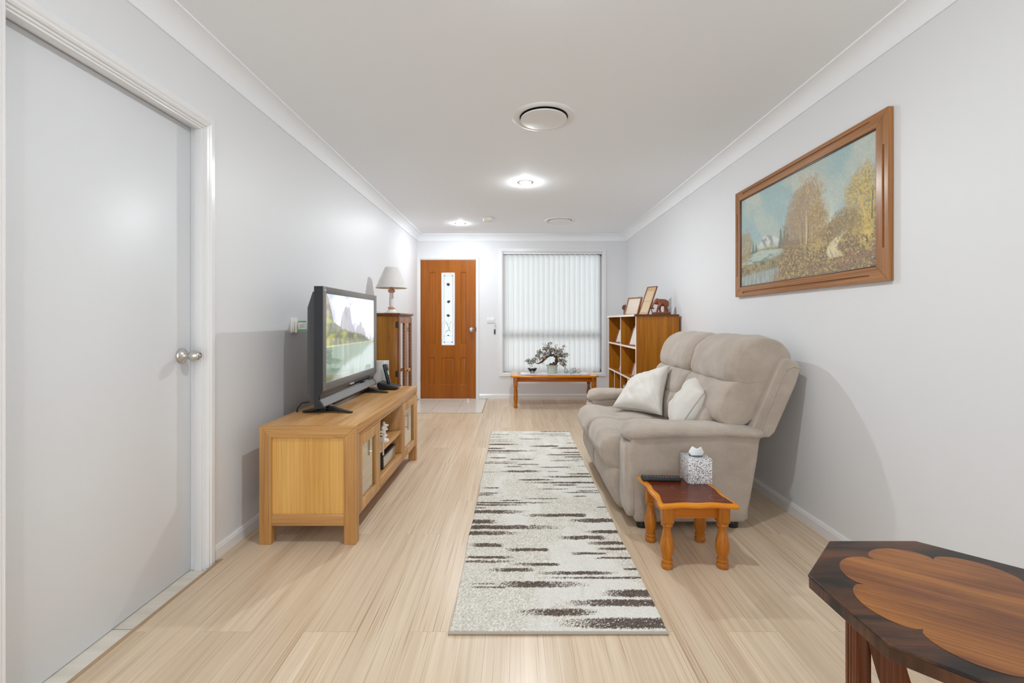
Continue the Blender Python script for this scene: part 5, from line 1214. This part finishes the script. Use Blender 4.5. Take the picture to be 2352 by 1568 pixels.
# ================================================================== PAINTING
PY0, PY1, PZ0, PZ1, px_ = 1.958, 3.317, 1.307, 2.057, 1.605
r = thing('landscape_painting', (XR, (PY0+PY1)/2, PZ0), 'framed autumn landscape painting of lake, mountain and golden trees on right wall', 'painting')
fw = .066
def fside(name, poly, slot, m):
    b = W(r); b.prism(poly, px_, XR, 'yz'); o = b.build(name, m, smooth=False)
    y0, y1, z0, z1 = slot; rr = .005
    c = MB(); n_ = 8; pts = []
    if y1-y0 > z1-z0:
        zc_ = (z0+z1)/2
        for i in range(n_+1): a = -PI/2+PI*i/n_; pts.append((y1+rr*math.cos(a), zc_+rr*math.sin(a)))
        for i in range(n_+1): a = PI/2+PI*i/n_; pts.append((y0+rr*math.cos(a), zc_+rr*math.sin(a)))
    else:
        yc_ = (y0+y1)/2
        for i in range(n_+1): a = PI*i/n_; pts.append((yc_+rr*math.cos(a), z1+rr*math.sin(a)))
        for i in range(n_+1): a = PI+PI*i/n_; pts.append((yc_+rr*math.cos(a), z0+rr*math.sin(a)))
    c.prism(pts, px_-.01, px_+.007, 'yz'); bmesh.ops.translate(c.bm, vec=-Vector(r.location), verts=c.bm.verts[:])
    co = c.build('cutter', m, smooth=False); co.parent = r
    md = o.modifiers.new('bo', 'BOOLEAN'); md.operation = 'DIFFERENCE'; md.object = co; md.solver = 'EXACT'
    md = o.modifiers.new('bv', 'BEVEL'); md.width = .0022; md.segments = 2; md.limit_method = 'ANGLE'; md.angle_limit = .6
    evalmesh(o); bpy.data.objects.remove(co)
iy0, iy1, iz0, iz1 = PY0+fw, PY1-fw, PZ0+fw, PZ1-fw
fside('frame_rail', [(PY0, PZ1), (PY1, PZ1), (iy1, iz1), (iy0, iz1)], (PY0+.11, PY1-.11, PZ1-.030, PZ1-.024), M_framewood)
fside('frame_rail', [(PY0, PZ0), (PY1, PZ0), (iy1, iz0), (iy0, iz0)], (PY0+.11, PY1-.11, PZ0+.024, PZ0+.030), M_framewood)
fside('frame_stile', [(PY0, PZ0), (PY0, PZ1), (iy0, iz1), (iy0, iz0)], (PY0+.024, PY0+.030, PZ0+.15, PZ1-.16), M_framewoodz)
fside('frame_stile', [(PY1, PZ0), (PY1, PZ1), (iy1, iz1), (iy1, iz0)], (PY1-.030, PY1-.024, PZ0+.15, PZ1-.16), M_framewoodz)
b = W(r)
for (a0, a1, z0, z1) in ((iy0-.001, iy0+.006, iz0, iz1), (iy1-.006, iy1+.001, iz0, iz1), (iy0, iy1, iz0-.001, iz0+.006), (iy0, iy1, iz1-.006, iz1+.001)): b.box(px_+.004, XR-.001, a0, a1, z0, z1, .001)
b.build('inner_bead', mat('dark_bead', (.07, .03, .015, 1), .3))
# canvas, u runs left (far) -> right (near)
NU, NV = 420, 220
uu, vv = np.meshgrid((np.arange(NU)+.5)/NU, (np.arange(NV)+.5)/NV, indexing='ij'); AR = 1.95
U = uu*AR
n1 = fbm(U*3, vv*3, 1); st_ = fbm(U*70+vv*30, vv*40, 2, 3); st2 = fbm(U*28, vv*28, 7, 4); rs = rng.rand(NU, NV)
img = np.zeros((NU, NV, 3)); img[:] = np.array(srgb(150, 186, 190)[:3])
img = mixc(img, (188, 198, 186), sstep(.40, .72, fbm(U*2.5+vv*1.5, vv*3, 13))); img = mixc(img, (196, 196, 178), np.exp(-((uu-.60-.1*(vv-.5))/.10)**2)*sstep(.2, .6, vv)*.55)
img = mixc(img, (136, 174, 182), sstep(.5, .8, fbm(U*3+5, vv*2.5, 33))*.6); img = mixc(img, (198, 208, 196), sstep(.55, .30, vv)*.5)
img = mixc(img, (205, 214, 200), np.exp(-((uu-.735)/.05)**2-((vv-.48)/.16)**2)*.8)
# mountain
mt = .36+.165*np.maximum(0, 1-np.abs(uu-.255)/.10)+.10*np.maximum(0, 1-np.abs(uu-.35)/.09)+.03*(fbm(uu*40, uu*0, 3)-.5)
mk = sstep(0, .01, mt-vv)*(vv > .34); img = mixc(img, (148, 160, 160), mk); img = mixc(img, (214, 214, 205), mk*sstep(.48, .6, fbm(U*16+vv*10, vv*14, 9)+.25*(uu-.25)*8*.3)); img = mixc(img, (170, 182, 168), mk*sstep(.44, .34, vv)*.8)
# distant bank
bank = sstep(.02, 0, vv-(.345+.02*np.sin(uu*9)))
img = mixc(img, (146, 142, 104), bank); img = mixc(img, (178, 160, 90), bank*sstep(.5, .62, st2))
# firs
for (c, h0, w_) in ((.135, .50, .020), (.165, .47, .018), (.100, .43, .022), (.395, .545, .024), (.425, .53, .022), (.45, .48, .022)):
    wd = w_*np.clip((h0-vv)/(h0-.33), 0, 1)*(.65+.5*np.abs(np.sin(vv*170+c*50))); img = mixc(img, (92, 108, 96), ((np.abs(uu-c) < wd) & (vv > .33) & (vv < h0))*.85)
# lake
lk = sstep(.015, 0, np.abs(vv-(.285+.03*uu))-(.058*np.clip((.44-np.abs(uu-.20)*1.6)/.4, 0, 1)))*(uu < .42)
img = mixc(img, (176, 196, 186), lk); img = mixc(img, (132, 148, 140), lk*sstep(.5, .7, fbm(U*10, vv*70, 5)))
# left birch
def foliage(cx, cy, rx, ry, cols, dens, seed):
    global img
    d = ((uu-cx)/rx)**2+((vv-cy)/ry)**2; m_ = sstep(1.25, .35, d+1.1*(fbm(U*14, vv*14, seed)-.5)+.5*(st_-.5))*dens
    for i, c in enumerate(cols):
        s_ = fbm(U*95+i*9, vv*85, seed+i*3, 3); img = mixc(img, c, m_*(s_ > .42+.035*i)*(.55+.45*rs))
foliage(.055, .43, .075, .20, [(166, 140, 92), (190, 158, 84), (140, 128, 90)], .85, 71)
# ground
gr = .36+.10*sstep(.40, .95, uu)-.02*np.cos(uu*20)*.4+.02*(st2-.5)
gm = sstep(0, .015, gr-vv)*sstep(.36, .47, uu+.25*(.30-vv)*0+.06*(st2-.5)+.6*np.maximum(0, .27-vv)*1.2)
lower = sstep(.215, .175, vv+.10*(uu-.2)*-1+.04*(st2-.5)); gm = np.maximum(gm, 0)
img = mixc(img, (112, 96, 64), gm)
for i, c in enumerate(((150, 122, 66), (190, 160, 70), (96, 88, 74), (128, 110, 96), (206, 182, 88), (150, 108, 86))):
    img = mixc(img, c, gm*(fbm(U*60+i*13, vv*95+U*24, 80+i, 3) > .57)*(.6+.4*rs))
near = sstep(.235, .20, vv-.03*np.sin(uu*7)+.03*(st2-.5))*(1-gm)
water = sstep(.13, .10, vv-.10*uu+.02*(st2-.5))*(uu < .40)
img = mixc(img, (138, 128, 98), near*.9); img = mixc(img, (176, 156, 92), near*(st_ > .55)); img = mixc(img, (92, 92, 82), near*(st2 > .58)*.8)
img = mixc(img, (150, 164, 162), water*sstep(.42, .30, uu)); img = mixc(img, (178, 188, 182), water*sstep(.42, .3, uu)*(fbm(U*60, vv*8, 6) > .55)*.8)
# path
pc = .80+.03*np.sin(vv*22)-.10*(.33-vv); pw = .016+.14*np.clip(.36-vv, 0, 1)
pm = sstep(1.1, .6, np.abs(uu-pc)/pw)*(vv < .36)*(vv > .13); img = mixc(img, (226, 214, 166), pm*.95*(.5+.5*(st_ > .45)))
# trunks
def trunk(c0, c1, v0, v1, w_, col):
    global img
    t_ = np.clip((vv-v0)/(v1-v0), 0, 1); c = c0+(c1-c0)*t_; img = mixc(img, col, ((np.abs(uu-c) < w_*(1.2-.8*t_)) & (vv > v0) & (vv < v1))*.95)
foliage(.50, .44, .11, .18, [(150, 124, 88), (170, 134, 84), (126, 108, 86)], .8, 91)
foliage(.60, .62, .115, .30, [(176, 150, 104), (192, 156, 98), (160, 126, 92), (204, 176, 100), (150, 132, 122)], .98, 101)
foliage(.53, .60, .09, .24, [(172, 148, 106), (188, 152, 96), (150, 130, 112)], .9, 111)
foliage(.67, .48, .08, .16, [(180, 146, 84), (200, 168, 80), (150, 120, 84)], .85, 121)
foliage(.93, .52, .10, .26, [(176, 150, 84), (200, 172, 74), (150, 132, 92), (222, 190, 60)], .97, 131)
foliage(.83, .40, .08, .12, [(160, 136, 90), (186, 150, 76), (130, 114, 90)], .9, 141)
trunk(.595, .590, .30, .60, .006, (214, 190, 140)); trunk(.60, .612, .29, .50, .003, (96, 76, 60)); trunk(.553, .545, .30, .48, .003, (190, 160, 110)); trunk(.57, .56, .29, .5, .002, (110, 86, 66)); trunk(.63, .635, .31, .48, .003, (200, 176, 120)); trunk(.94, .90, .38, .62, .006, (214, 182, 110)); trunk(.97, .975, .36, .6, .003, (110, 90, 66))
img = mixc(img, (226, 196, 70), np.exp(-((uu-.945)/.03)**2-((vv-.255)/.07)**2)*(st_ > .45)); img = mixc(img, (196, 168, 80), np.exp(-((uu-.66)/.09)**2-((vv-.27)/.05)**2)*(st_ > .42)*.9)
img = mixc(img, (150, 104, 84), np.exp(-((uu-.86)/.09)**2-((vv-.10)/.05)**2)*(st_ > .45)*.8); img = mixc(img, (172, 128, 70), np.exp(-((uu-.36)/.05)**2-((vv-.04)/.04)**2)*(st_ > .42))
lum = img.mean(axis=2, keepdims=True)
img = (img*.80+lum*np.array([1.04, 1.0, .90])*.20)*1.14
img = img*.90+np.array([.36, .36, .32])*.10
img *= (.84+.32*rs*(.4+.6*st_))[..., None]
painted('canvas', img, lambda u, v: (px_+.010, iy1-u*(iy1-iy0), iz0+v*(iz1-iz0)), NU, NV, attr_mat('oil_paint', .45, bump=.5, bscale=250), r, r)
b = W(r); b.box(px_+.0125, XR-.001, iy0-.01, iy1+.01, iz0-.01, iz1+.01); b.build('backing', M_darkmatte, smooth=False)
